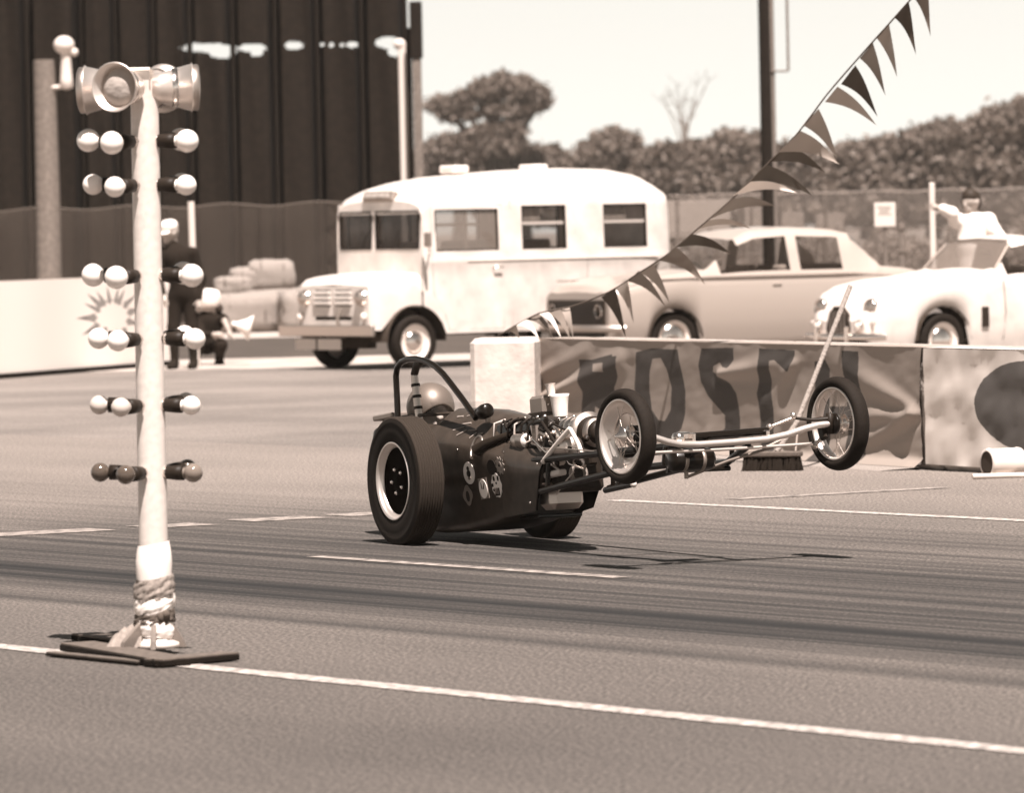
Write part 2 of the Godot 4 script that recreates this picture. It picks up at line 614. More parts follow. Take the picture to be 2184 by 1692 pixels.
# ---------- hangar with hung dark sheeting, chain-link fence and posts
func build_hangar():
	var D := 101.0
	var x0 := at(-120, 500, D).x
	var x1 := at(868, 500, D).x
	var hangar := thing("hangar", "tall dark hangar wall of pleated black sheeting with ragged holes near its top", "building", Vector3((x0 + x1) / 2, 0, -D))
	# pleated sheets hung side by side; torn holes near the top let the sky through
	var edges := [-120, -30, 60, 178, 250, 330, 408, 500, 590, 680, 775, 868]
	var holes := [[450, 103, 58, 9], [475, 110, 30, 15], [420, 100, 22, 7], [540, 103, 30, 9], [548, 112, 14, 9], [628, 98, 20, 9], [688, 96, 5, 4], [708, 97, 6, 5], [730, 97, 5, 4], [752, 96, 12, 6], [828, 92, 26, 13], [842, 108, 14, 14]]
	var rag := FastNoiseLite.new()
	rag.seed = 8
	rag.frequency = 0.12
	for k in edges.size() - 1:
		var pa: float = edges[k]
		var pb: float = edges[k + 1]
		var ph := k * 1.7
		var ytop: float = at(500, -60, D).y
		var nu := 60
		var nv := 96
		var vv := []
		var vm: float = at(500, 150, D).y / ytop
		for j in nv + 1: vv.append(vm * j / 30.0 if j <= 30 else lerpf(vm, 1.0, (j - 30) / 66.0))
		var f := func(u: float, v: float) -> Vector3:
			var x: float = lerpf(at(pa, 300, D).x - 0.03, at(pb, 300, D).x + 0.03, u) - hangar.position.x
			var fold: float = 0.04 * sin(u * 9.0 + v * 5.0 + ph) - 0.75 * smoothstep(0.31, 0.43, absf(u - 0.5))
			return Vector3(x, ytop * v, fold + 0.05 * sin(v * 2.0 + u * 4.0 + ph))
		var b0 := MB.new()
		b0.fresh(true)
		for i in nu:
			for j in nv:
				var u := float(i) / nu
				var v: float = vv[j]
				var v2: float = vv[j + 1]
				var c: Vector3 = f.call(u + 0.5 / nu, (v + v2) / 2.0) + hangar.position - Vector3(0, EYE, 0)
				var u0: float = c.x / -c.z * F
				var v0: float = -c.y / -c.z * F
				var px := CX + u0 * cos(ROLL) + v0 * sin(ROLL)
				var py := HY - u0 * sin(ROLL) + v0 * cos(ROLL)
				var open := false
				if py < 140:
					for h in holes:
						var e := Vector2((px - h[0]) / h[2], (py - h[1]) / h[3]).length() + 0.25 * rag.get_noise_2d(px * 2.0, py * 2.0)
						if e < 1.0: open = true
				if open: continue
				b0.quad(f.call(u, v), f.call(u + 1.0 / nu, v), f.call(u + 1.0 / nu, v2), f.call(u, v2))
		part(hangar, "hung_sheet", b0, M.curtain)
		var w := MB.new()
		w.tube([Vector3(at(pb, 300, D).x - hangar.position.x, 0, -0.35), Vector3(at(pb, 300, D).x - hangar.position.x, ytop + 0.1, -0.35)], 0.05, 8)
		part(hangar, "column", w, M.post_dark)
	# the gable end to the right, two posts and a downpipe
	var ends := thing("gate_post", "white painted post with rounded top at the end of the dark hangar", "post", at(866, 500, 99.5) * Vector3(1, 0, 1))
	var b := MB.new()
	var hh: float = at(866, 95, 99.5).y
	b.box(Vector3(0, hh / 2 + 0.95, 0), Vector3(0.13, hh - 1.9, 0.13), Basis(), 0.02)
	b.ball(Vector3(-0.04, hh, 0), Vector3(0.11, 0.1, 0.09))
	part(ends, "shaft", b, M.post_pale)
	b = MB.new()
	b.box(Vector3(0, 0.95, 0), Vector3(0.15, 1.9, 0.15), Basis(), 0.01)
	part(ends, "base", b, M.post_grey)
	for a in [[881, 0.09, 99.2, "dark wooden post between the white post and the grey post", "post_dark", 60], [897, 0.16, 99.0, "grey weathered post at the hangar corner with a dark cap", "post_grey", 125]]:
		var p := thing("corner_post", a[3], "post", at(a[0], 500, a[2]) * Vector3(1, 0, 1))
		b = MB.new()
		var h2: float = at(a[0], a[5], a[2]).y
		b.box(Vector3(0, h2 / 2, 0), Vector3(a[1], h2, a[1]), Basis(), 0.015)
		part(p, "shaft", b, M[a[4]])
		if a[4] == "post_grey":
			b = MB.new()
			b.box(Vector3(0, h2 + 0.5, 0), Vector3(a[1] + 0.06, 1.0, a[1] + 0.06), Basis(), 0.02)
			part(p, "cap", b, M.post_dark)
	# telegraph pole on the left with a white insulator bracket
	var lp := thing("telegraph_pole", "weathered grey pole in front of the hangar carrying a white lamp bracket", "pole", at(104, 500, 92) * Vector3(1, 0, 1))
	b = MB.new()
	var lh: float = at(104, 128, 92).y
	b.tube([Vector3(0, 0, 0), Vector3(0.01, lh * 0.5, 0), Vector3(0.0, lh, 0)], [0.21, 0.2, 0.18], 14)
	part(lp, "shaft", b, M.post_grey)
	b = MB.new()
	var q := at(145, 185, 92) - lp.position
	var q2 := at(140, 100, 92) - lp.position
	b.tube([Vector3(0.1, q.y - 0.02, 0.1), Vector3(q.x, q.y, 0.12)], 0.035, 8)
	b.lathe([Vector2(0, q.y - 0.06), Vector2(0.12, q.y - 0.02), Vector2(0.1, q.y + 0.12), Vector2(0.075, q2.y - 0.1), Vector2(0.09, q2.y)], Transform3D(Basis(), Vector3(q.x, 0, 0.12)), 14)
	part(lp, "lamp_bracket", b, M.post_pale)
	b = MB.new()
	b.ball(Vector3(q2.x, q2.y + 0.02, 0.12), Vector3(0.17, 0.15, 0.17))
	b.ball(Vector3(q2.x + 0.16, q2.y - 0.1, 0.12), Vector3(0.07, 0.07, 0.07))
	part(lp, "insulator", b, M.post_pale)
	chain_link("chain_link_fence", "sagging chain-link fence with scalloped top in front of the dark hangar", -60, 760, 437, 95.0, 0.06, 0.0065, 0.06, M.wire, M.post_dark)
	chain_link("mesh_fence", "pale galvanised mesh fence behind the grey saloon and the white sports car", 1425, 2230, 408, 118.0, 0.095, 0.0065, 0.03, M.wire_pale, M.post_grey)
	# slender pale post near the people
	var tp := thing("marker_post", "slender pale post standing between the two marshals", "post", at(420, 787, 68.5) * Vector3(1, 0, 1))
	b = MB.new()
	var th: float = at(408, 430, 68.5).y
	b.tube([Vector3.ZERO, Vector3(at(408, 430, 68.5).x - tp.position.x, th, 0)], 0.042, 10)
	part(tp, "shaft", b, M.post_pale)

func chain_link(called: String, label: String, px0: float, px1: float, ptop: float, FD: float, step: float, thick: float, dip: float, m: Material, pm: Material):
	var fx0: float = at(px0, 500, FD).x
	var fx1: float = at(px1, 500, FD).x
	var fence := thing(called, label, "fence", Vector3(fx0, 0, -FD))
	var ftop: float = at((px0 + px1) / 2.0, ptop, FD).y
	var fw := fx1 - fx0
	var sag := func(x: float) -> float: return ftop - dip * pow(absf(sin(x * PI / 1.55 + 0.7)), 2.0)
	var wires := MB.new()
	var nx := int(fw / step)
	for k in range(-int(ftop / step) - 2, nx + 1):
		for sgn in [1.0, -1.0]:
			var pts := []
			for j in 5:
				var y: float = lerpf(0.05, ftop + 0.02, j / 4.0)
				var x: float = k * step + (y if sgn > 0 else ftop - y)
				if x >= 0 and x <= fw: pts.append(Vector3(x, minf(y, sag.call(x)), thick * 1.2 * sgn))
			if pts.size() > 1: wires.tube(pts, thick, 3, false)
	var tw := []
	for k in 60: tw.append(Vector3(fw * k / 59.0, sag.call(fw * k / 59.0), 0))
	wires.tube(tw, thick * 1.8, 4, false)
	var wm := part(fence, "wire_mesh", wires, m)
	wm.set_meta("kind", "stuff")
	for k in int(fw / 1.55) + 1:
		var b := MB.new()
		b.tube([Vector3(0.2 + k * 1.55, 0, -0.05), Vector3(0.2 + k * 1.55, ftop + 0.03, -0.05)], 0.035, 8)
		part(fence, "fence_post", b, pm)

# ---------- what stands on the far side of the track: bales, pole, boards, distant cars
func straw_bale(where: Vector3, size: Vector3, turn: float, label: String):
	var o := thing("straw_bale", label, "bale", where, turn, "straw bales by the service road")
	var b := MB.new()
	var n := FastNoiseLite.new()
	n.seed = int(where.x * 100.0) + 77
	n.frequency = 2.2
	var f := func(c: Vector3) -> Vector3:
		var d := c.normalized()
		var m: float = maxf(absf(d.x), maxf(absf(d.y), absf(d.z)))
		var cube := d / m
		var p := cube.lerp(d * 1.25, 0.16) * (1.0 + 0.16 * n.get_noise_3dv(cube * 1.3 + where))
		return Vector3(p.x * size.x / 2, maxf(-size.y / 2, p.y * size.y / 2) + size.y / 2, p.z * size.z / 2)
	b.sheet(18, 10, func(u, v): return f.call(Vector3(cos(u * TAU) * cos((v - 0.5) * PI), sin((v - 0.5) * PI), sin(u * TAU) * cos((v - 0.5) * PI)) + Vector3(0.0001, 0.0001, 0)))
	part(o, "straw", b, M.straw)
	for k in [-0.25, 0.25]:
		b = MB.new()
		var pts := []
		for a in 21:
			var an := TAU * a / 20
			var d := Vector3(0, sin(an), cos(an))
			var m: float = maxf(absf(d.y), absf(d.z))
			pts.append(Vector3(k * size.x, maxf(0.01, (d.y / m) * size.y * 0.47 + size.y / 2), d.z / m * size.z * 0.49))
		b.tube(pts, 0.012, 4, false)
		part(o, "twine", b, M.rope)

func build_background():
	for a in [[522, 702, 90.5, 1.15, 0.62, 0.75, 0.2, "straw bale at the left end of the heap beside the service road"], [600, 700, 90.8, 1.2, 0.66, 0.8, -0.15, "broad straw bale in the middle of the heap behind the bus nose"], [660, 700, 90.2, 0.95, 0.68, 0.7, 0.3, "straw bale half hidden behind the bus headlamp"]]:
		straw_bale(at(a[0], a[1], a[2]) * Vector3(1, 0, 1), Vector3(a[3], a[4], a[5]), a[6], a[7])
	for a in [[541, 702, 91.2, 0.7, 0.42, 0.6, 0.62, "small straw bale topping the left of the heap"], [582, 700, 91.2, 0.72, 0.5, 0.6, 0.65, "high straw bale crowning the middle of the heap"], [500, 702, 91.0, 0.6, 0.3, 0.6, 0.6, "low end of a straw bale beside the crouching marshal"]]:
		straw_bale(at(a[0], a[1], a[2]) * Vector3(1, 0, 1) + Vector3(0, a[6], 0), Vector3(a[3], a[4], a[5]), 0.1, a[7])
	# utility pole behind the saloon
	var up := thing("utility_pole", "tall dark utility pole with a side bracket rising behind the grey saloon", "pole", at(1639, 500, 92) * Vector3(1, 0, 1))
	var b := MB.new()
	b.tube([Vector3.ZERO, Vector3(-0.01, 4, 0), Vector3(-0.02, 8.5, 0)], [0.105, 0.095, 0.085], 12)
	part(up, "shaft", b, M.post_dark)
	b = MB.new()
	b.tube([Vector3(0.11, 0, -0.06), Vector3(0.1, 8.0, -0.06)], 0.05, 8)
	part(up, "pale_side", b, M.post_grey)  # grey tube makes the pole paler along its right side
	b = MB.new()
	var br := at(1680, 152, 92) - up.position
	b.tube([Vector3(0.1, br.y, 0), Vector3(br.x, br.y, 0)], 0.02, 6)
	b.tube([Vector3(br.x, br.y, 0), Vector3(br.x, br.y + 1.2, 0)], 0.025, 6)
	part(up, "bracket", b, M.post_grey)
	# notice board on a stake
	var nb := thing("notice_board", "square white notice board on a thin stake before the hedge", "sign", at(1887, 500, 80) * Vector3(1, 0, 1))
	var c := at(1887, 458, 80)
	b = MB.new()
	b.tube([Vector3(0, 0, -0.04), Vector3(0, c.y, -0.04)], 0.025, 8)
	part(nb, "stake", b, M.post_grey)
	b = MB.new()
	b.box(Vector3(0, c.y, 0), Vector3(0.3, 0.34, 0.02), Basis(), 0.006)
	part(nb, "board", b, M.post_pale)
	b = MB.new()
	for k in 4:
		b.box(Vector3(-0.01 + 0.01 * (k % 2), c.y + 0.11 - k * 0.035, 0.012), Vector3(0.2 - 0.03 * (k % 3), 0.013, 0.003))
	part(nb, "lettering", b, M.decal_mid)
	# pale stake
	var wp := thing("fence_stake", "thin pale stake held by the spectator in a white shirt", "post", at(1990, 590, 66) * Vector3(1, 0, 1))
	b = MB.new()
	b.box(Vector3(0, at(1985, 390, 66).y / 2, 0), Vector3(0.065, at(1985, 390, 66).y, 0.06), Basis(), 0.01)
	part(wp, "shaft", b, M.post_pale)
	# post-and-wire boundary under the hedge
	var bf := thing("boundary_fence", "low post-and-wire boundary fence running along the hedge", "fence", Vector3(5.2, 0, -110))
	for k in 9:
		b = MB.new()
		b.box(Vector3(-2.6 + k * 1.25, 0.75, 0), Vector3(0.09, 1.5, 0.09), Basis(), 0.01)
		part(bf, "fence_post", b, M.post_grey)
	for y in [0.5, 0.95, 1.4]:
		b = MB.new()
		b.tube([Vector3(-2.8, y, 0.06), Vector3(7.6, y, 0.06)], 0.012, 4, false)
		part(bf, "wire", b, M.wire)
	# far pale vehicles and boards glimpsed through the hedge gap
	for a in [[1478, 462, 128, 1.7, 0.75, "pale board fence panel glimpsed beside the rear of the bus", "fence"], [1608, 462, 126, 0.42, 0.4, "small round pale board left of the utility pole", "board"], [1690, 470, 126, 0.5, 0.36, "small pale board right of the utility pole", "board"], [1770, 478, 125, 0.62, 0.46, "dull pale board standing in the hedge gap", "board"]]:
		var v := thing("pale_" + a[6], a[5], a[6], at(a[0], 500, a[2]) * Vector3(1, 0, 1))
		var y: float = at(a[0], a[1], a[2]).y
		b = MB.new()
		b.box(Vector3(0, y - 0.05, 0), Vector3(a[3], a[4] + 0.1, 0.05), Basis(), 0.02)
		part(v, "board", b, M.post_grey if a[6] == "board" else M.rag)
		for s in [-0.4, 0.4]:
			b = MB.new()
			b.tube([Vector3(s * a[3], 0, -0.05), Vector3(s * a[3], y, -0.05)], 0.04, 6)
			part(v, "leg", b, M.post_grey)

# ---------- trees: limbs and crowns of leaf clumps
func leaf_mesh(sd: int, lobes: Array, count: int, leaf: float) -> ArrayMesh:
	var r := RandomNumberGenerator.new()
	r.seed = sd
	var b := MB.new()
	b.fresh(false)
	var total := 0.0
	for l in lobes: total += l[1].x * l[1].y
	for l in lobes:
		for k in int(count * l[1].x * l[1].y / total):
			var d := Vector3(r.randfn(), r.randfn(), r.randfn()).normalized()
			var p: Vector3 = l[0] + d * l[1] * pow(r.randf(), 0.32) * r.randf_range(0.8, 1.12)
			# a clump: three leaves crossing
			for q in 3:
				var n := Vector3(r.randfn(), r.randfn() + 0.4, r.randfn()).normalized()
				var u := n.cross(Vector3(r.randfn(), r.randfn(), r.randfn())).normalized()
				var v := n.cross(u)
				var s := leaf * r.randf_range(0.6, 1.4)
				var c := p + Vector3(r.randfn(), r.randfn(), r.randfn()) * leaf * 0.7
				b.quad(c - u * s, c - v * s * 0.55, c + u * s, c + v * s * 0.55)
	return b.done()

func tree(called: String, label: String, where: Vector3, lobes: Array, count: int, leaf: float, m: Material, trunk_h: float, trunk_r: float, sd: int, group := ""):
	var o := thing(called, label, "tree", where, 0.0, group)
	var b := MB.new()
	b.tube([Vector3(0, -0.05, 0), Vector3(0.05, trunk_h * 0.5, 0), Vector3(0, trunk_h, 0), Vector3(0.1, trunk_h * 1.3, 0)], [trunk_r * 1.3, trunk_r, trunk_r * 0.8, trunk_r * 0.3], 9)
	for l in lobes:
		var e: Vector3 = l[0]
		b.tube([Vector3(0, trunk_h * 0.75, 0), Vector3(e.x * 0.4, lerpf(trunk_h, e.y, 0.4), e.z * 0.4), e], [trunk_r * 0.6, trunk_r * 0.4, trunk_r * 0.12], 6)
	part(o, "trunk", b, M.bark)
	part(o, "crown", leaf_mesh(sd, lobes, count, leaf), m)
	return o

func px_lobes(D: float, base: Vector3, list: Array) -> Array:
	var out := []
	for l in list:
		var c := at(l[0], l[1], D) - base
		var rx: float = l[2] / F * D
		var ry: float = l[3] / F * D
		c.z = l[4] if l.size() > 4 else 0.0
		out.append([c, Vector3(rx, ry, (rx + ry) * 0.5)])
	return out

func build_trees():
	var D := 400.0
	var base := at(1060, 500, D) * Vector3(1, 0, 1)
	tree("oak_tree", "tall spreading tree with gaps in its crown rising behind the bus roof", base, px_lobes(D, base, [[945, 226, 40, 17], [985, 214, 30, 18], [1035, 196, 34, 28], [1070, 182, 32, 26], [1110, 190, 36, 28], [1148, 196, 24, 14], [1162, 214, 14, 12], [1140, 228, 26, 12], [1095, 232, 38, 20], [1050, 235, 26, 16], [1000, 243, 26, 11], [960, 250, 22, 9], [1030, 285, 44, 20], [1085, 280, 38, 26], [1060, 312, 60, 24], [990, 300, 36, 14]]), 5600, 0.22, M.leaf_a, 6.0, 0.7, 11)
	base = at(980, 500, D + 14) * Vector3(1, 0, 1)
	tree("hedge_tree", "low rounded tree below the tall tree at the hangar end", base, px_lobes(D + 14, base, [[960, 330, 62, 40], [1010, 345, 60, 40], [920, 345, 40, 40]]), 3000, 0.26, M.leaf_b, 3.0, 0.5, 12, "trees of the far hedge")
	var rows := [
		[1120, 404, "bushy tree between the tall tree and the domed tree", [[1110, 354, 60, 50], [1165, 346, 48, 38], [1190, 369, 50, 40]], 1500],
		[1290, 395, "domed tree behind the rear half of the bus roof", [[1300, 324, 52, 46], [1330, 314, 36, 36], [1270, 344, 60, 40], [1360, 349, 40, 34]], 1700],
		[1440, 388, "broad hedge tree just beyond the bus's rear corner", [[1420, 342, 52, 36], [1480, 344, 60, 44], [1450, 384, 80, 40]], 1800],
		[1570, 376, "rounded hedge tree left of the dark utility pole", [[1560, 320, 56, 42], [1600, 324, 48, 44], [1580, 374, 70, 50], [1530, 354, 50, 44]], 1900],
		[1700, 381, "hedge tree right of the dark utility pole behind the bunting", [[1680, 344, 46, 36], [1740, 359, 58, 40], [1700, 389, 70, 44]], 1700],
		[1850, 376, "hedge tree behind the white notice board", [[1830, 344, 60, 42], [1890, 334, 56, 44], [1860, 374, 76, 50]], 1900],
		[1990, 369, "hedge tree behind the pale stake", [[1960, 319, 56, 48], [2010, 309, 60, 50], [1985, 369, 80, 56]], 1900],
		[2130, 362, "tallest hedge tree behind the spectator in white", [[2085, 299, 50, 50], [2135, 279, 60, 56], [2180, 269, 50, 60], [2120, 364, 90, 60]], 2100]]
	var i := 0
	for r in rows:
		base = at(r[0], 500, r[1]) * Vector3(1, 0, 1)
		var low := [[r[0] - 45, 395, 60, 42], [r[0] + 40, 400, 62, 42], [r[0], 440, 80, 36], [r[0] - 60, 450, 50, 30], [r[0] + 60, 452, 50, 30]]
		tree("hedge_tree", r[2], base, px_lobes(r[1], base, r[3] + low), r[4] * 4, 0.26, [M.leaf_b, M.leaf_a][i % 2], 3.5, 0.45, 20 + i, "trees of the far hedge")
		i += 1
	# bare twiggy tree in the gap
	var bt := thing("bare_tree", "thin leafless tree against the sky above the bus's rear end", "tree", at(1462, 500, 410) * Vector3(1, 0, 1))
	var b := MB.new()
	var r2 := RandomNumberGenerator.new()
	r2.seed = 5
	var o := bt.position
	var top := at(1462, 262, 410) - o
	b.tube([Vector3.ZERO, top], [0.22, 0.1], 7)
	part(bt, "trunk", b, M.bark_pale if M.has("bark_pale") else M.post_grey)
	for k in 11:
		b = MB.new()
		var e := at(1405 + k * 11 + r2.randf_range(-8, 8), r2.randf_range(160, 225), 410) - o
		var st := top.lerp(Vector3(0, top.y * 0.75, 0), r2.randf())
		var mid := st.lerp(e, 0.5) + Vector3(0, 0.15, 0)
		b.tube([st, mid, e], [0.065, 0.04, 0.015], 5)
		for q in 3:
			var e2 := mid.lerp(e, r2.randf()) 
			b.tube([e2, e2 + Vector3(r2.randf_range(-0.9, 0.9), r2.randf_range(0.2, 1.2), 0)], [0.028, 0.01], 4)
		part(bt, "branch", b, M.post_grey)
	# thick undergrowth at the foot of the hedge
	var st2 := RandomNumberGenerator.new()
	for k in 11:
		var px := 1440.0 + k * 74.0
		var dd := 132.0 + (k % 3) * 4.0
		base = at(px, 500, dd) * Vector3(1, 0, 1)
		var h := [0.9, 0.75, 1.05, 0.8][k % 4] as float
		var lob := [[Vector3(-0.3, h * 0.5, 0), Vector3(0.55, h * 0.6, 0.5)], [Vector3(0.35, h * 0.65, 0.1), Vector3(0.5, h * 0.62, 0.5)], [Vector3(0, h * 1.0, 0), Vector3(0.34, h * 0.5, 0.4)]]
		var o2 := thing("bramble_bush", ["pale bramble bush in the rough grass below the hedge", "mid-toned bramble bush in the rough grass below the hedge", "dark bramble bush in the rough grass below the hedge"][k % 3], "bush", base, 0.0, ["pale brambles", "mid brambles", "dark brambles"][k % 3])
		part(o2, "foliage", leaf_mesh(60 + k, lob, 520, 0.06), [M.leaf_c, M.leaf_a, M.leaf_b][k % 3])
		b = MB.new()
		b.tube([Vector3(0, -0.02, 0), Vector3(0, h * 0.7, 0)], [0.04, 0.01], 5)
		part(o2, "stem", b, M.bark)

# ---------- white advertising board with a burst, left of the light tree
func build_signboard():
	var a := gr(30, 806)
	var z := gr(372, 779)
	a = a + (a - z) * 0.5
	var dir := (z - a).normalized()
	var long := (z - a).length()
	var turn := atan2(-dir.z, dir.x)
	var o := thing("advertising_board", "long white advertising board with a dark starburst behind the starting lights", "sign", a, turn)
	var im := Image.create(1024, 256, false, Image.FORMAT_RGB8)
	im.fill(Color(1, 1, 1))
	# starburst print: centre and rays
	var per := 1024.0 / long
	var W2U := func(px: float, py: float) -> Vector2:
		var r := ray(px, py)
		var n := Vector3(-dir.z, 0, dir.x)
		var t := n.dot(a - Vector3(0, EYE, 0)) / n.dot(r)
		var p := Vector3(0, EYE, 0) + r * t
		return Vector2((p - a).dot(dir) * per, 256.0 - p.y / 1.12 * 256.0)
	var c: Vector2 = W2U.call(234, 682)
	var dk := Color(0.45, 0.45, 0.45)
	for ry in [[182, 628, 9], [200, 622, 8], [222, 612, 9], [248, 612, 8], [262, 618, 9], [176, 650, 7], [160, 684, 10], [172, 722, 10], [206, 735, 8], [290, 630, 9], [310, 660, 9], [305, 700, 9], [285, 740, 9], [250, 748, 8]]:
		var tip: Vector2 = W2U.call(ry[0], ry[1])
		var d := (tip - c).normalized()
		var nn: Vector2 = Vector2(-d.y, d.x) * ry[2] * 1.1
		var root: Vector2 = c.lerp(tip, 0.52)
		fill_poly(im, [tip, root + nn, root - nn], dk)
		fill_poly(im, [c.lerp(tip, 0.75), root + nn * 1.3, c.lerp(tip, 0.42), root - nn * 1.3], Color(0.6, 0.6, 0.6))
	var m := mat("board_print", 0.8, 0.6)
	m.albedo_texture = ImageTexture.create_from_image(im)
	var b := MB.new()
	b.sheet(24, 2, func(u, v): return Vector3(u * long, 0.06 + v * 1.06, 0.03 + 0.015 * sin(u * 20.0)), true)
	part(o, "printed_face", b, m)
	b = MB.new()
	b.box(Vector3(long / 2, 0.6, 0), Vector3(long, 1.06, 0.02))
	part(o, "backing", b, M.post_pale)
	for k in 4:
		b = MB.new()
		b.box(Vector3(0.3 + k * (long - 0.6) / 3.0, 0.5, -0.06), Vector3(0.07, 1.0, 0.07), Basis(), 0.01)
		part(o, "support", b, M.post_grey)
	b = MB.new()
	b.box(Vector3(long / 2, 0.03, 0.03), Vector3(long, 0.06, 0.07))
	part(o, "kick_strip", b, M.near_black)

# ---------- people
func hand(sd: Vector3, dir: Vector3, side: Vector3, curl: float) -> Array:
	# palm, four fingers and a thumb as short chains of bones
	var out := []
	var up := dir.cross(side).normalized()
	var palm := sd + dir * 0.085
	out.append([sd, palm, 0.026, 0.034])
	for k in 4:
		var root := palm + side * (k - 1.5) * 0.02
		var l: float = [0.062, 0.075, 0.07, 0.055][k]
		var d1 := (dir - up * curl * 0.4).normalized()
		var d2 := (dir - up * curl).normalized()
		out.append([root, root + d1 * l * 0.55, 0.01, 0.009])
		out.append([root + d1 * l * 0.55, root + d1 * l * 0.55 + d2 * l * 0.5, 0.009, 0.007])
	var tb := sd + dir * 0.03 - side * 0.03
	var td := (dir * 0.6 - side * 0.6 - up * curl * 0.3).normalized()
	out.append([tb, tb + td * 0.055, 0.011, 0.008])
	return out

func head_parts(o: Node3D, c: Vector3, look: Vector3, skin: Material, cell := 0.012):
	# skull, jaw, nose, ears, brow, joined to the neck
	var f := look.normalized()
	var s := f.cross(Vector3.UP).normalized()
	var u := s.cross(f)
	var bn := [[c + u * 0.02 - f * 0.02, c + u * 0.02 + f * 0.015, 0.094, 0.088], [c - u * 0.05 + f * 0.03, c - u * 0.075 + f * 0.05, 0.062, 0.045], [c + f * 0.09 + u * 0.005, c + f * 0.112 - u * 0.02, 0.012, 0.018], [c - s * 0.09, c - s * 0.09 - u * 0.03, 0.018, 0.014], [c + s * 0.09, c + s * 0.09 - u * 0.03, 0.018, 0.014], [c + f * 0.085 - u * 0.055 - s * 0.015, c + f * 0.085 - u * 0.055 + s * 0.015, 0.012, 0.012], [c - u * 0.03 - f * 0.02, c - u * 0.17 - f * 0.03, 0.055, 0.06]]
	part(o, "head", bones_mesh(bn, cell, 0.02), skin)
	var b := MB.new()
	for k in [-1.0, 1.0]: b.ball(c + f * 0.083 + s * 0.034 * k + u * 0.005, Vector3(0.013, 0.009, 0.01))
	part(o, "eyes", b, M.decal_black)

func cap_on(o: Node3D, c: Vector3, look: Vector3):
	var f := look.normalized()
	var s := f.cross(Vector3.UP).normalized()
	var u := s.cross(f)
	var bs := Basis(s, u, -f)
	var b := MB.new()
	b.lathe([Vector2(0.1, 0.0), Vector2(0.112, 0.03), Vector2(0.112, 0.07), Vector2(0.095, 0.105), Vector2(0.05, 0.125), Vector2(0, 0.13)], Transform3D(bs, c + u * 0.035), 20)
	var hat := part(o, "cap", b, M.cloth_white)
	b = MB.new()
	b.sheet(10, 3, func(p, q): 
		var an: float = lerpf(-1.1, 1.1, p)
		return c + u * (0.035 - q * 0.025) + f * (cos(an) * (0.1 + q * 0.085)) + s * sin(an) * (0.1 + q * 0.02))
	part(hat, "peak", b, M.cloth_white)

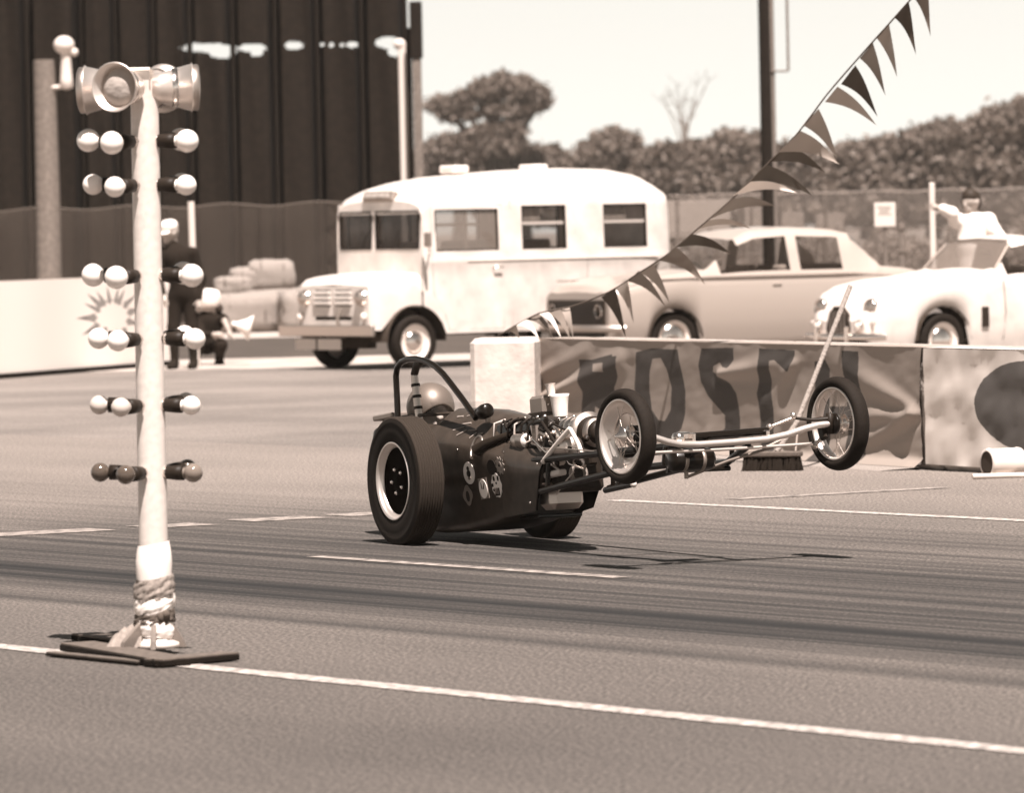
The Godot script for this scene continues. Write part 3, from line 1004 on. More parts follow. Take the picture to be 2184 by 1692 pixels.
func build_people():
	# marshal standing at the right end of the board, in dark clothes and a white cap
	var D := 67.6
	var feet := at(385, 500, D) * Vector3(1, 0, 1)
	var o := thing("person", "marshal in dark clothes and white cap standing at the end of the white board", "person", feet)
	var hx: float = at(363, 500, D).x - feet.x
	var hip := Vector3(0.02, 0.93, 0)
	var sh := Vector3(-0.04, 1.42, 0.02)
	var nk := Vector3(hx + 0.03, 1.52, 0.02)
	var bn := [[hip, Vector3(0, 1.15, 0), 0.155, 0.15], [Vector3(0, 1.15, 0), sh + Vector3(0, -0.08, 0), 0.15, 0.165], [sh + Vector3(-0.17, -0.02, 0), sh + Vector3(0.17, -0.02, 0), 0.07, 0.07], [sh, nk, 0.08, 0.06],
		[hip + Vector3(-0.09, -0.04, 0), Vector3(-0.1, 0.5, 0.03), 0.1, 0.075], [Vector3(-0.1, 0.5, 0.03), Vector3(-0.1, 0.1, 0), 0.07, 0.05], [hip + Vector3(0.09, -0.04, 0), Vector3(0.12, 0.5, 0.04), 0.1, 0.075], [Vector3(0.12, 0.5, 0.04), Vector3(0.13, 0.1, 0), 0.07, 0.05],
		[Vector3(-0.1, 0.05, 0), Vector3(-0.15, 0.04, 0.12), 0.05, 0.045], [Vector3(0.13, 0.05, 0), Vector3(0.1, 0.04, 0.13), 0.05, 0.045],
		[sh + Vector3(-0.2, -0.03, 0), Vector3(-0.26, 1.1, 0.06), 0.062, 0.05], [Vector3(-0.26, 1.1, 0.06), Vector3(-0.2, 0.9, 0.2), 0.048, 0.036], [sh + Vector3(0.2, -0.03, 0), Vector3(0.25, 1.08, 0.02), 0.062, 0.05], [Vector3(0.25, 1.08, 0.02), Vector3(0.22, 0.84, 0.1), 0.048, 0.036]]
	part(o, "body", bones_mesh(bn, 0.022, 0.05), M.cloth_dark)
	var hd: Vector3 = Vector3(hx, 1.64, 0.03)
	var look := Vector3(-0.8, -0.15, 0.6)
	head_parts(o, hd, look, M.skin)
	cap_on(o, hd, look)
	part(o, "hand", bones_mesh(hand(Vector3(-0.2, 0.9, 0.2), Vector3(0.15, -0.8, 0.5).normalized(), Vector3(1, 0, 0), 0.5), 0.006, 0.008), M.skin)
	part(o, "hand", bones_mesh(hand(Vector3(0.22, 0.84, 0.1), Vector3(-0.05, -0.95, 0.2).normalized(), Vector3(1, 0, 0), 0.5), 0.006, 0.008), M.skin)
	# marshal bending forward by the bales, white cap, holding a white loudhailer
	D = 69.5
	feet = at(452, 500, D) * Vector3(1, 0, 1)
	o = thing("person", "marshal in dark clothes and white cap crouching with a white loudhailer", "person", feet)
	var P := func(px: float, py: float, dz: float) -> Vector3: return at(px, py, D) - feet + Vector3(0, 0, dz)
	var hc: Vector3 = P.call(446, 655, 0.05)
	var hipc: Vector3 = P.call(440, 728, -0.05)
	var chest: Vector3 = P.call(448, 685, 0.0)
	bn = [[hipc, chest, 0.17, 0.16], [chest + Vector3(-0.15, 0.02, 0), chest + Vector3(0.15, 0.02, 0), 0.075, 0.075], [chest, hc + Vector3(-0.02, -0.1, 0), 0.09, 0.06],
		[hipc + Vector3(-0.1, -0.02, 0), P.call(425, 735, 0.3), 0.1, 0.08], [P.call(425, 735, 0.3), P.call(418, 772, 0.08), 0.075, 0.05], [hipc + Vector3(0.1, -0.02, 0), P.call(474, 735, 0.28), 0.1, 0.08], [P.call(474, 735, 0.28), P.call(468, 772, 0.05), 0.075, 0.05],
		[P.call(418, 776, 0.05), P.call(416, 778, 0.22), 0.05, 0.045], [P.call(468, 776, 0.03), P.call(474, 778, 0.2), 0.05, 0.045],
		[chest + Vector3(-0.17, 0, 0), P.call(430, 712, 0.22), 0.06, 0.05], [P.call(430, 712, 0.22), P.call(455, 712, 0.32), 0.05, 0.036],
		[chest + Vector3(0.17, 0, 0.02), P.call(478, 678, 0.16), 0.062, 0.05]]
	part(o, "body", bones_mesh(bn, 0.022, 0.05), M.cloth_dark)
	var wr: Vector3 = P.call(488, 700, 0.22)
	part(o, "forearm", bones_mesh([[P.call(478, 678, 0.16), wr, 0.042, 0.03]] + hand(wr, Vector3(0.3, -0.9, 0.2).normalized(), Vector3(0, 0.2, 1).normalized(), 0.7), 0.007, 0.01), M.skin)
	part(o, "hand", bones_mesh(hand(P.call(455, 712, 0.32), Vector3(0.9, -0.1, 0.3).normalized(), Vector3(0, 1, 0), 0.6), 0.006, 0.008), M.skin)
	look = Vector3(0.75, -0.45, 0.5)
	head_parts(o, hc, look, M.skin)
	var b := MB.new()
	var hf := look.normalized()
	var hs := hf.cross(Vector3.UP).normalized()
	b.lathe([Vector2(0.125, -0.06), Vector2(0.15, -0.02), Vector2(0.148, 0.08), Vector2(0.135, 0.135), Vector2(0.06, 0.165), Vector2(0, 0.17)], Transform3D(Basis(hs, Vector3.UP, -hs.cross(Vector3.UP)), hc + Vector3(0.0, 0.06, 0)), 20)
	part(o, "sun_hat", b, M.cloth_white)
	b = MB.new()
	b.ball(hc + Vector3(0.13, -0.02, 0.02), Vector3(0.05, 0.06, 0.06))
	part(o, "hair", b, M.leather)
	# the loudhailer it holds
	var c: Vector3 = P.call(497, 690, 0.22) + feet
	var lh := thing("loudhailer", "white cone-shaped loudhailer held by the crouching marshal", "loudhailer", c)
	b = MB.new()
	b.lathe([Vector2(0.03, 0.0), Vector2(0.035, 0.05), Vector2(0.1, 0.17), Vector2(0.165, 0.24), Vector2(0.155, 0.24), Vector2(0.09, 0.16), Vector2(0.025, 0.06)], Transform3D(Basis(Vector3(0, 0, 1), -0.25) * Basis(Vector3(0, 1, 0), Vector3(1, 0, 0), Vector3(0, 0, -1)), Vector3(0.0, 0, 0)), 24)
	part(lh, "horn", b, M.cloth_white)
	b = MB.new()
	b.box(Vector3(0.03, -0.06, 0), Vector3(0.03, 0.1, 0.03), Basis(), 0.006)
	part(lh, "grip", b, M.holder)

func build_spectator():
	var D := 65.0
	var feet := at(2072, 500, D) * Vector3(1, 0, 1)
	var o := thing("person", "dark-haired spectator in a loose white shirt behind the white sports car", "person", feet)
	var P := func(px: float, py: float, dz: float) -> Vector3: return at(px, py, D) - feet + Vector3(0, 0, dz)
	var hd: Vector3 = P.call(2069, 432, 0.02)
	var sh: Vector3 = P.call(2072, 470, 0.0)
	var shirt := [[Vector3(0, 1.02, 0), Vector3(0, 1.3, 0), 0.16, 0.17], [Vector3(0, 1.3, 0), sh + Vector3(0, -0.06, 0), 0.17, 0.15], [sh + Vector3(-0.17, 0, 0), sh + Vector3(0.17, 0, 0), 0.08, 0.08], [sh + Vector3(-0.2, 0.0, 0), P.call(2028, 455, 0.1), 0.075, 0.065], [P.call(2028, 455, 0.1), P.call(2008, 446, 0.12), 0.065, 0.06], [sh + Vector3(0.2, 0, 0), P.call(2118, 492, 0.08), 0.078, 0.07], [P.call(2118, 492, 0.08), P.call(2138, 512, 0.16), 0.068, 0.06]]
	part(o, "shirt", bones_mesh(shirt, 0.022, 0.05), M.cloth_white)
	var legs := [[Vector3(-0.09, 1.0, 0), Vector3(-0.1, 0.52, 0.03), 0.11, 0.08], [Vector3(-0.1, 0.52, 0.03), Vector3(-0.1, 0.08, 0), 0.075, 0.055], [Vector3(0.09, 1.0, 0), Vector3(0.11, 0.52, 0.03), 0.11, 0.08], [Vector3(0.11, 0.52, 0.03), Vector3(0.12, 0.08, 0), 0.075, 0.055], [Vector3(-0.1, 0.05, 0), Vector3(-0.12, 0.04, 0.14), 0.05, 0.04], [Vector3(0.12, 0.05, 0), Vector3(0.14, 0.04, 0.14), 0.05, 0.04]]
	part(o, "trousers", bones_mesh(legs, 0.022, 0.05), M.cloth_mid)
	var look := Vector3(-0.7, -0.1, 0.7)
	head_parts(o, hd, look, M.skin)
	var n := [[hd + Vector3(0.02, 0.05, -0.03), hd + Vector3(-0.01, 0.07, 0.01), 0.1, 0.095], [hd + Vector3(0.05, 0.0, -0.05), hd + Vector3(0.05, -0.06, -0.05), 0.075, 0.06], [hd + Vector3(-0.06, 0.02, -0.02), hd + Vector3(-0.05, -0.05, -0.03), 0.05, 0.04]]
	part(o, "hair", bones_mesh(n, 0.014, 0.03), M.leather)
	part(o, "hand", bones_mesh(hand(P.call(2006, 445, 0.12), Vector3(-0.9, 0.2, 0.1).normalized(), Vector3(0, 1, 0), 0.9), 0.006, 0.008), M.skin)
	part(o, "hand", bones_mesh(hand(P.call(2138, 512, 0.16), Vector3(0.6, -0.7, 0.3).normalized(), Vector3(0, 0, 1), 0.5), 0.006, 0.008), M.skin)

# ---------- road wheels
func road_wheel(parent: Node3D, c: Vector3, r: float, w: float, face: float, hub: Material, disc_r: float):
	# axis along local z; face = side the hub cap shows
	var o := Node3D.new()
	o.name = "wheel"
	parent.add_child(o, true)
	o.position = c
	var t := Transform3D(Basis(Vector3(1, 0, 0), Vector3(0, 0, face), Vector3(0, -face, 0)), Vector3.ZERO)
	var b := MB.new()
	b.lathe([Vector2(r * 0.62, -w * 0.4), Vector2(r * 0.75, -w / 2), Vector2(r * 0.93, -w / 2), Vector2(r, -w * 0.32), Vector2(r, w * 0.32), Vector2(r * 0.94, w / 2), Vector2(r * 0.8, w * 0.54), Vector2(r * 0.66, w * 0.44)], t, 36)
	part(o, "tyre", b, M.rubber)
	b = MB.new()
	b.lathe([Vector2(r * 0.68, w * 0.46), Vector2(r * 0.64, w * 0.3), Vector2(disc_r, w * 0.22), Vector2(disc_r * 0.9, w * 0.2), Vector2(0, w * 0.2)], t, 36)
	part(o, "rim", b, hub)
	b = MB.new()
	b.lathe([Vector2(disc_r, w * 0.22), Vector2(disc_r * 0.96, w * 0.34), Vector2(disc_r * 0.6, w * 0.46), Vector2(disc_r * 0.25, w * 0.56), Vector2(0, w * 0.58)], t, 30)
	part(o, "hub_cap", b, M.chrome)

# a car body: xs stations, each ring runs from the near sill over the top to the far sill
func body_ring(x: float, hw: float, yb: float, belt: float, top: float, gw: float, crown: float) -> Array:
	var half := []
	var b := minf(belt, top - 0.06)
	yb = minf(yb, b - 0.04)
	for k in 7:
		var f := k / 6.0
		var y := lerpf(yb, b, f)
		var bulge := 1.0 - 0.075 * pow(absf(f - 0.6) / 0.6, 2.4)
		half.append(Vector3(x, y, -hw * bulge))
	var z0: float = half[6].z
	var tall := top - b
	if tall > 0.2:
		for k in [0.08, 0.5, 0.88]:
			half.append(Vector3(x, b + tall * k * 0.9, lerpf(z0 * 0.985, -gw, k)))
		half.append(Vector3(x, b + tall * 0.955, -gw * 0.9))
		half.append(Vector3(x, top - crown * 0.4, -gw * 0.72))
	else:
		for k in [0.35, 0.6, 0.8]:
			half.append(Vector3(x, b + tall * k, z0 * (1.0 - k * 0.12)))
		half.append(Vector3(x, b + tall * 0.93, z0 * 0.8))
		half.append(Vector3(x, top - crown * 0.3, z0 * 0.62))
	half.append(Vector3(x, top - crown * 0.08, half[11].z * 0.5))
	half.append(Vector3(x, top, 0))
	var ring := half.duplicate()
	for k in range(half.size() - 2, -1, -1): ring.append(half[k] * Vector3(1, 1, -1))
	return ring   # 27 points; near side 0..13, centre 13

func lerp_table(t: Array, x: float) -> Array:
	for k in t.size() - 1:
		if x <= t[k][0] and x >= t[k + 1][0]:
			var f: float = (t[k][0] - x) / (t[k][0] - t[k + 1][0])
			f = f * f * (3.0 - 2.0 * f) * 0.35 + f * 0.65
			var out := []
			for q in range(1, t[k].size()): out.append(lerpf(t[k][q], t[k + 1][q], f))
			return out
	return t[-1].slice(1)

func arch(x: float, yb: float, wheels: Array, r: float, yc: float) -> float:
	for w in wheels:
		if absf(x - w) < r: return maxf(yb, yc + sqrt(r * r - (x - w) * (x - w)))
	return yb

func stations(lo: float, hi: float, step: float, extra: Array) -> Array:
	var xs := []
	var n := int((hi - lo) / step)
	for k in n + 1: xs.append(hi - (hi - lo) * k / n)
	for e in extra:
		xs = xs.filter(func(v): return absf(v - e) > 0.02)
		xs.append(e)
	xs.sort()
	xs.reverse()
	return xs

# ---------- the white bus
func build_bus():
	var phi := deg_to_rad(38)
	var o := thing("minibus", "white minibus with split windscreen and slatted grille parked beyond the track", "bus", Vector3(-1.66, 0, -66.2), PI + phi)
	var wheels := [0.0, -2.75]
	var ext := [-0.29, -0.75, -0.79, -1.22, -1.57, -2.24, -2.81, -3.48]
	for w in wheels:
		for k in 13: ext.append(w + 0.42 * cos(PI * k / 12.0))
	ext = ext.filter(func(v): return v < -0.13 and v > -3.9)
	ext.append_array([-3.86, -3.93])
	var xs := stations(-3.96, -0.12, 0.12, ext)
	var tops := [[-0.12, 1.97, 0.84], [-0.2, 2.06, 0.86], [-0.35, 2.14, 0.875], [-0.6, 2.2, 0.88], [-1.0, 2.25, 0.88], [-2.0, 2.31, 0.88], [-2.8, 2.325, 0.88], [-3.3, 2.31, 0.88], [-3.6, 2.26, 0.87], [-3.8, 2.15, 0.84], [-3.9, 2.02, 0.79], [-3.96, 1.84, 0.7]]
	var ylev := [0.0, 0.25, 0.5, 0.75]
	var rings := []
	for x in xs:
		var tt := lerp_table(tops, x)
		var top: float = tt[0]
		var hw: float = tt[1]
		var yb := arch(x, 0.4, wheels, 0.42, 0.32)
		var half := []
		for f in ylev: half.append(Vector3(x, lerpf(yb, 1.22, f), -hw))
		var sh: float = minf(1.93, top - 0.14)
		for y in [1.22, 1.245, 1.27, 1.36, 1.385, 1.65, 1.69, 1.85, 1.88]:
			half.append(Vector3(x, minf(y, sh - 0.05 + (y - 1.8) * 0.3) if y > sh - 0.05 else y, -hw * (1.0 if y < 1.24 or y > 1.25 else 1.008) * (1.0 - 0.03 * maxf(0.0, y - 1.3))))
		var z0: float = half[-1].z
		for k in range(1, 8):
			var a := PI / 2 * k / 7.0
			half.append(Vector3(x, lerpf(sh, top, sin(a)), z0 * pow(cos(a), 0.75) if k < 7 else 0.0))
		var ring := half.duplicate()
		for k in range(half.size() - 2, -1, -1): ring.append(half[k] * Vector3(1, 1, -1))
		rings.append(ring)
	var nring: int = rings[0].size()
	# window openings: [x front, x rear, level low, level high]
	var wins := [[-0.29, -1.22, 7, 11], [-1.57, -2.24, 7, 12], [-2.81, -3.48, 7, 12]]
	var pick := func(i: int, j: int) -> String:
		var jj := j if j < nring / 2 else nring - 2 - j
		var xm: float = (xs[i] + xs[i + 1]) / 2.0
		for k in 3:
			if xm < wins[k][0] and xm > wins[k][1] and jj >= wins[k][2] and jj < wins[k][3]:
				return ("near%d" if j < nring / 2 else "far%d") % k
		return "body"
	var sk := skins(rings, pick)
	cap(sk.body, rings[-1], true)
	var body: MeshInstance3D = part(o, "body", sk.body, M.white_paint)
	for k in 3:
		for s in ["near", "far"]:
			var w: MeshInstance3D = part(o, "side_window", sk["%s%d" % [s, k]], M.pane_grey if k == 0 else M.pane)
			w.position.z = 0.025 if s == "near" else -0.025
			var fb := MB.new()
			var zz: float = (-0.872 if s == "near" else 0.872)
			var yb: float = 1.36
			var yt: float = 1.85 if k == 0 else 1.88
			var x0: float = wins[k][0]; var x1: float = wins[k][1]
			var zi: float = 0.03 if s == "near" else -0.03
			if k > 0:
				fb.box(Vector3((x0 + x1) / 2, 1.67, zz + zi * 0.6), Vector3(x0 - x1, 0.035, 0.02))
				part(w, "transom", fb, M.post_pale)
			else:
				fb.box(Vector3(-0.77, (yb + yt) / 2, zz + zi * 0.6), Vector3(0.035, yt - yb, 0.02))
				part(w, "mullion", fb, M.dull_metal)
			fb = MB.new()
			for q in [[Vector3((x0 + x1) / 2, yb + 0.008, zz), Vector3(x0 - x1, 0.016, 0.03)], [Vector3((x0 + x1) / 2, yt - 0.008, zz + zi * 0.5), Vector3(x0 - x1, 0.016, 0.03)], [Vector3(x0 - 0.008, (yb + yt) / 2, zz), Vector3(0.016, yt - yb - 0.034, 0.03)], [Vector3(x1 + 0.008, (yb + yt) / 2, zz), Vector3(0.016, yt - yb - 0.034, 0.03)]]:
				fb.box(q[0], q[1])
			part(w, "window_frame", fb, M.rubber)
	# waist rail
	for s in [-1.0, 1.0]:
		var wr := MB.new()
		wr.box(Vector3(-2.2, 1.245, 0.885 * s), Vector3(2.9, 0.018, 0.014), Basis(), 0.004)
		part(o, "waist_rail", wr, M.post_pale)
	# front bulkhead with the two windscreen openings
	var x := -0.12
	var fb := MB.new()
	fb.fresh(false)
	var zs := [-0.84, -0.78, 0.07, 0.15, 0.78, 0.84]
	var ys := [0.9, 1.4, 1.84, 1.93]
	var lean := func(y: float) -> float: return x - maxf(0.0, y - 1.4) * 0.05
	for i in 5:
		for j in 3:
			if j == 1 and (i == 1 or i == 3): continue
			fb.quad(Vector3(lean.call(ys[j]), ys[j], zs[i]), Vector3(lean.call(ys[j]), ys[j], zs[i + 1]), Vector3(lean.call(ys[j + 1]), ys[j + 1], zs[i + 1]), Vector3(lean.call(ys[j + 1]), ys[j + 1], zs[i]))
	part(o, "scuttle", fb, M.white_paint)
	fb = MB.new()
	var top_ring := []
	for k in range(12, nring - 12): top_ring.append(rings[0][k])
	cap(fb, top_ring, true)
	part(o, "header", fb, M.white_paint)
	for i in [1, 3]:
		fb = MB.new()
		fb.box(Vector3(x - 0.03, 1.62, (zs[i] + zs[i + 1]) / 2), Vector3(0.008, 0.46, zs[i + 1] - zs[i] + 0.02))
		var ws := part(o, "windscreen", fb, M.pane)
		fb = MB.new()
		for q in [[1.405, 0.012], [1.835, 0.012]]: fb.box(Vector3(x - 0.008, q[0], (zs[i] + zs[i + 1]) / 2), Vector3(0.03, 0.02, zs[i + 1] - zs[i] - 0.01))
		for z in [zs[i] + 0.01, zs[i + 1] - 0.01]: fb.box(Vector3(x - 0.008, 1.62, z), Vector3(0.03, 0.41, 0.02))
		part(ws, "rubber_seal", fb, M.rubber)
	# destination box over the windscreen
	fb = MB.new()
	fb.box(Vector3(-0.15, 2.01, 0.0), Vector3(0.1, 0.13, 0.6), Basis(Vector3(0, 0, 1), 0.35), 0.03)
	var db := part(o, "destination_box", fb, M.dull_metal)
	fb = MB.new()
	fb.box(Vector3(-0.115, 2.02, 0.0), Vector3(0.06, 0.065, 0.48), Basis(Vector3(0, 0, 1), 0.35), 0.02)
	part(db, "glass_front", fb, M.concrete)
	# bonnet and nose
	var nr := []
	var nx := [[-0.13, 0.8, 1.12], [0.1, 0.8, 1.11], [0.3, 0.79, 1.095], [0.45, 0.77, 1.07], [0.54, 0.73, 1.02], [0.57, 0.69, 0.98]]
	var near_arch := []
	for t in nx:
		var yb2 := arch(t[0], 0.46, wheels, 0.42, 0.32)
		var ring := []
		for s in [-1.0, 1.0]:
			var hf := []
			for f in [0.0, 0.3, 0.6, 0.9]: hf.append(Vector3(t[0], lerpf(yb2, t[2] - 0.12, f), t[1] * s))
			hf.append(Vector3(t[0], t[2] - 0.05, t[1] * 0.97 * s))
			hf.append(Vector3(t[0], t[2] - 0.015, t[1] * 0.9 * s))
			hf.append(Vector3(t[0], t[2], t[1] * 0.75 * s))
			if s > 0: hf.reverse()
			ring.append_array(hf)
			if s < 0: ring.append(Vector3(t[0], t[2] + 0.015, 0))
		nr.append(ring)
	nr.reverse()
	var nose: Dictionary = skins(nr, func(_i, _j): return "nose")
	part(o, "bonnet", nose.nose, M.white_paint)
	# pressed front panel with the grille slots
	fb = MB.new()
	fb.fresh(false)
	var gz := [-0.69, -0.36, -0.05, 0.05, 0.36, 0.69]
	var gy := [0.46, 0.58, 0.625, 0.7, 0.74, 0.762, 0.8, 0.822, 0.86, 0.882, 0.92, 0.942, 0.98]
	var slots := [4, 6, 8, 10]
	for i in 5:
		for j in gy.size() - 1:
			if (j in slots and (i == 1 or i == 3)) or (j == 1 and i in [1, 2, 3]): continue
			fb.quad(Vector3(0.57, gy[j], gz[i]), Vector3(0.57, gy[j], gz[i + 1]), Vector3(0.57, gy[j + 1], gz[i + 1]), Vector3(0.57, gy[j + 1], gz[i]))
	part(o, "front_panel", fb, M.white_paint)
	fb = MB.new()
	fb.box(Vector3(0.52, 0.74, 0), Vector3(0.02, 0.44, 1.1))
	part(o, "radiator", fb, M.interior)
	for j in range(4, 11):
		if j % 2 == 1:
			for z in [-0.205, 0.205]:
				fb = MB.new()
				fb.box(Vector3(0.585, (gy[j] + gy[j + 1]) / 2, z), Vector3(0.03, gy[j + 1] - gy[j] + 0.004, 0.32), Basis(), 0.008)
				part(o, "grille_bar", fb, M.white_paint)
	for z in [-0.56, 0.56]:
		fb = MB.new()
		fb.lathe([Vector2(0, 0.06), Vector2(0.07, 0.05), Vector2(0.09, 0.02), Vector2(0.1, 0.0), Vector2(0.11, -0.02), Vector2(0.12, -0.06)], Transform3D(Basis(Vector3(0, 1, 0), Vector3(1, 0, 0), Vector3(0, 0, -1)), Vector3(0.575, 0.84, z)), 24)
		var hl := part(o, "headlamp", fb, M.chrome)
		fb = MB.new()
		fb.lathe([Vector2(0.08, 0.04), Vector2(0.055, 0.068), Vector2(0, 0.078)], Transform3D(Basis(Vector3(0, 1, 0), Vector3(1, 0, 0), Vector3(0, 0, -1)), Vector3(0.578, 0.84, z)), 20)
		part(hl, "lens", fb, M.brushed)
		fb = MB.new()
		fb.ball(Vector3(0.6, 0.62, z * 1.12), Vector3(0.035, 0.05, 0.04))
		part(o, "side_lamp", fb, M.hub_white)
	fb = MB.new()
	fb.box(Vector3(0.68, 0.46, 0), Vector3(0.05, 0.13, 1.86), Basis(), 0.02)
	part(o, "bumper", fb, M.brushed)
	for z in [-0.4, 0.4]:
		fb = MB.new()
		fb.box(Vector3(0.6, 0.45, z), Vector3(0.16, 0.06, 0.06))
		part(o, "bumper_iron", fb, M.dull_metal)
	for q in [[-0.14, 0.46], [0.33, 0.4]]:
		fb = MB.new()
		fb.box(Vector3(0.64, 0.3, 0.14 + q[0]), Vector3(0.012, 0.13, q[1]), Basis(), 0.004)
		part(o, "number_plate", fb, M.post_pale)
	fb = MB.new()
	fb.tube([Vector3(0.62, 0.72, -0.2), Vector3(0.66, 0.6, -0.2), Vector3(0.66, 0.42, -0.2)], 0.02, 8)
	part(o, "starting_handle", fb, M.dull_metal)
	# shut lines of the cab door and the body panels, handle and mirror
	for q in [[[-0.24, 1.3], [-0.26, 0.85], [-0.42, 0.6], [-0.46, 0.44]], [[-1.27, 1.9], [-1.27, 0.44]], [[-0.46, 0.44], [-1.27, 0.44]], [[-0.24, 1.3], [-0.24, 1.88], [-1.27, 1.9]], [[-2.55, 1.23], [-2.55, 0.78]], [[-1.4, 1.95], [-1.4, 0.44]], [[-3.62, 2.02], [-3.62, 0.44]]]:
		fb = MB.new()
		var sl := []
		for p in q:
			var hwx: float = lerp_table(tops, p[0])[1]
			sl.append(Vector3(p[0], p[1], -hwx * (1.0 - 0.03 * maxf(0.0, p[1] - 1.3)) + 0.001))
		fb.tube(sl, 0.0035, 5, false)
		part(o, "shut_line", fb, M.post_grey)
	fb = MB.new()
	fb.tube([Vector3(-1.12, 1.16, -0.885), Vector3(-1.12, 1.16, -0.92), Vector3(-1.24, 1.16, -0.92)], 0.011, 8)
	part(o, "door_handle", fb, M.chrome)
	fb = MB.new()
	fb.tube([Vector3(-0.2, 1.36, -0.87), Vector3(-0.08, 1.46, -1.0)], 0.009, 6)
	fb.box(Vector3(-0.06, 1.5, -1.02), Vector3(0.03, 0.17, 0.12), Basis(), 0.01)
	part(o, "door_mirror", fb, M.dull_metal)
	for q in [0.35, -0.35]:
		fb = MB.new()
		fb.tube([Vector3(-0.11, 1.39, q + 0.1), Vector3(-0.105, 1.62, q - 0.06)], 0.006, 5)
		part(o, "wiper", fb, M.holder)
	# roof vents, underside, inside
	for vx in [-1.25, -2.45]:
		fb = MB.new()
		fb.box(Vector3(vx, 2.325, 0), Vector3(0.24, 0.1, 0.3), Basis(), 0.03)
		part(o, "roof_vent", fb, M.white_paint)
	fb = MB.new()
	fb.box(Vector3(-2.0, 0.4, 0), Vector3(3.6, 0.05, 1.3))
	fb.box(Vector3(0.1, 0.42, 0), Vector3(0.9, 0.05, 1.1))
	fb.box(Vector3(0.2, 0.3, 0.25), Vector3(0.12, 0.12, 1.0))
	part(o, "underbody", fb, M.interior)
	for w in wheels:
		for s in [-1.0, 1.0]:
			fb = MB.new()
			var al := []
			fb.fresh(true)
			for k in 14:
				var a := PI * k / 14.0
				var a2 := PI * (k + 1) / 14.0
				var r := 0.425
				fb.quad(Vector3(w + r * cos(a), 0.32 + r * sin(a), 0.86 * s), Vector3(w + r * cos(a2), 0.32 + r * sin(a2), 0.86 * s), Vector3(w + r * cos(a2), 0.32 + r * sin(a2), 0.5 * s), Vector3(w + r * cos(a), 0.32 + r * sin(a), 0.5 * s))
			part(o, "wheel_arch", fb, M.interior)
			road_wheel(o, Vector3(w, 0.315, 0.75 * s), 0.315, 0.17, s, M.hub_white, 0.13)
	fb = MB.new()
	fb.box(Vector3(-2.0, 0.75, 0), Vector3(3.5, 0.04, 1.6))
	part(o, "cabin_floor", fb, M.upholstery)
	for q in [[-0.75, -0.4], [-0.75, 0.4], [-1.8, 0.45], [-2.6, 0.45], [-3.3, 0.4]]:
		fb = MB.new()
		fb.box(Vector3(q[0] - 0.2, 1.12, q[1]), Vector3(0.14, 0.72, 0.5), Basis(), 0.05)
		fb.box(Vector3(q[0], 0.95, q[1]), Vector3(0.45, 0.14, 0.5), Basis(), 0.04)
		part(o, "seat", fb, M.interior_pale if q[0] > -1 else M.upholstery)
	fb = MB.new()
	var sw := []
	for k in 25: sw.append(Vector3(-0.36 + 0.06 * sin(TAU * k / 24.0), 1.4 + 0.17 * sin(TAU * k / 24.0), 0.42 + 0.19 * cos(TAU * k / 24.0)))
	fb.tube(sw, 0.014, 6, false)
	part(o, "steering_wheel", fb, M.holder)
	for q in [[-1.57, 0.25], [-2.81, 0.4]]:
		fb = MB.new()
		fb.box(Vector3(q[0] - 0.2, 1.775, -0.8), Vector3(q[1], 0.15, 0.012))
		part(o, "sliding_pane", fb, M.post_grey)  # matt grey slab carries the painted reflection of the upper pane

# ---------- shared car builder: returns the thing's skin pieces
func car_shell(o: Node3D, xs: Array, table: Array, belt: float, wheels: Array, ar: float, ay: float, pick: Callable) -> Dictionary:
	var rings := []
	for x in xs:
		var t := lerp_table(table, x)   # top, half width, greenhouse half width, sill, crown
		rings.append(body_ring(x, t[1], arch(x, t[3], wheels, ar, ay), belt, t[0], t[2], t[4]))
	var d := skins(rings, func(i, j): return pick.call((xs[i] + xs[i + 1]) / 2.0, j))
	d.first = rings[0]
	d.last = rings[-1]
	return d

func arch_liner(o: Node3D, w: float, s: float, r: float, yc: float, z0: float, z1: float):
	var b := MB.new()
	b.fresh(true)
	for k in 12:
		var a := PI * k / 12.0
		var a2 := PI * (k + 1) / 12.0
		b.quad(Vector3(w + r * cos(a), yc + r * sin(a), z0 * s), Vector3(w + r * cos(a2), yc + r * sin(a2), z0 * s), Vector3(w + r * cos(a2), yc + r * sin(a2), z1 * s), Vector3(w + r * cos(a), yc + r * sin(a), z1 * s))
	part(o, "wheel_arch", b, M.interior)

func round_lamp(o: Node3D, called: String, c: Vector3, r: float, m: Material):
	var b := MB.new()
	var t := Transform3D(Basis(Vector3(0, 1, 0), Vector3(1, 0, 0), Vector3(0, 0, -1)), c)
	b.lathe([Vector2(0, r * 0.35), Vector2(r * 0.6, r * 0.25), Vector2(r * 0.82, 0.0)], t, 20)
	var l := part(o, called, b, m)
	b = MB.new()
	b.lathe([Vector2(r * 0.82, 0.0), Vector2(r * 0.9, r * 0.18), Vector2(r, r * 0.05), Vector2(r * 1.02, -r * 0.3)], t, 20)
	part(l, "bezel", b, M.chrome)

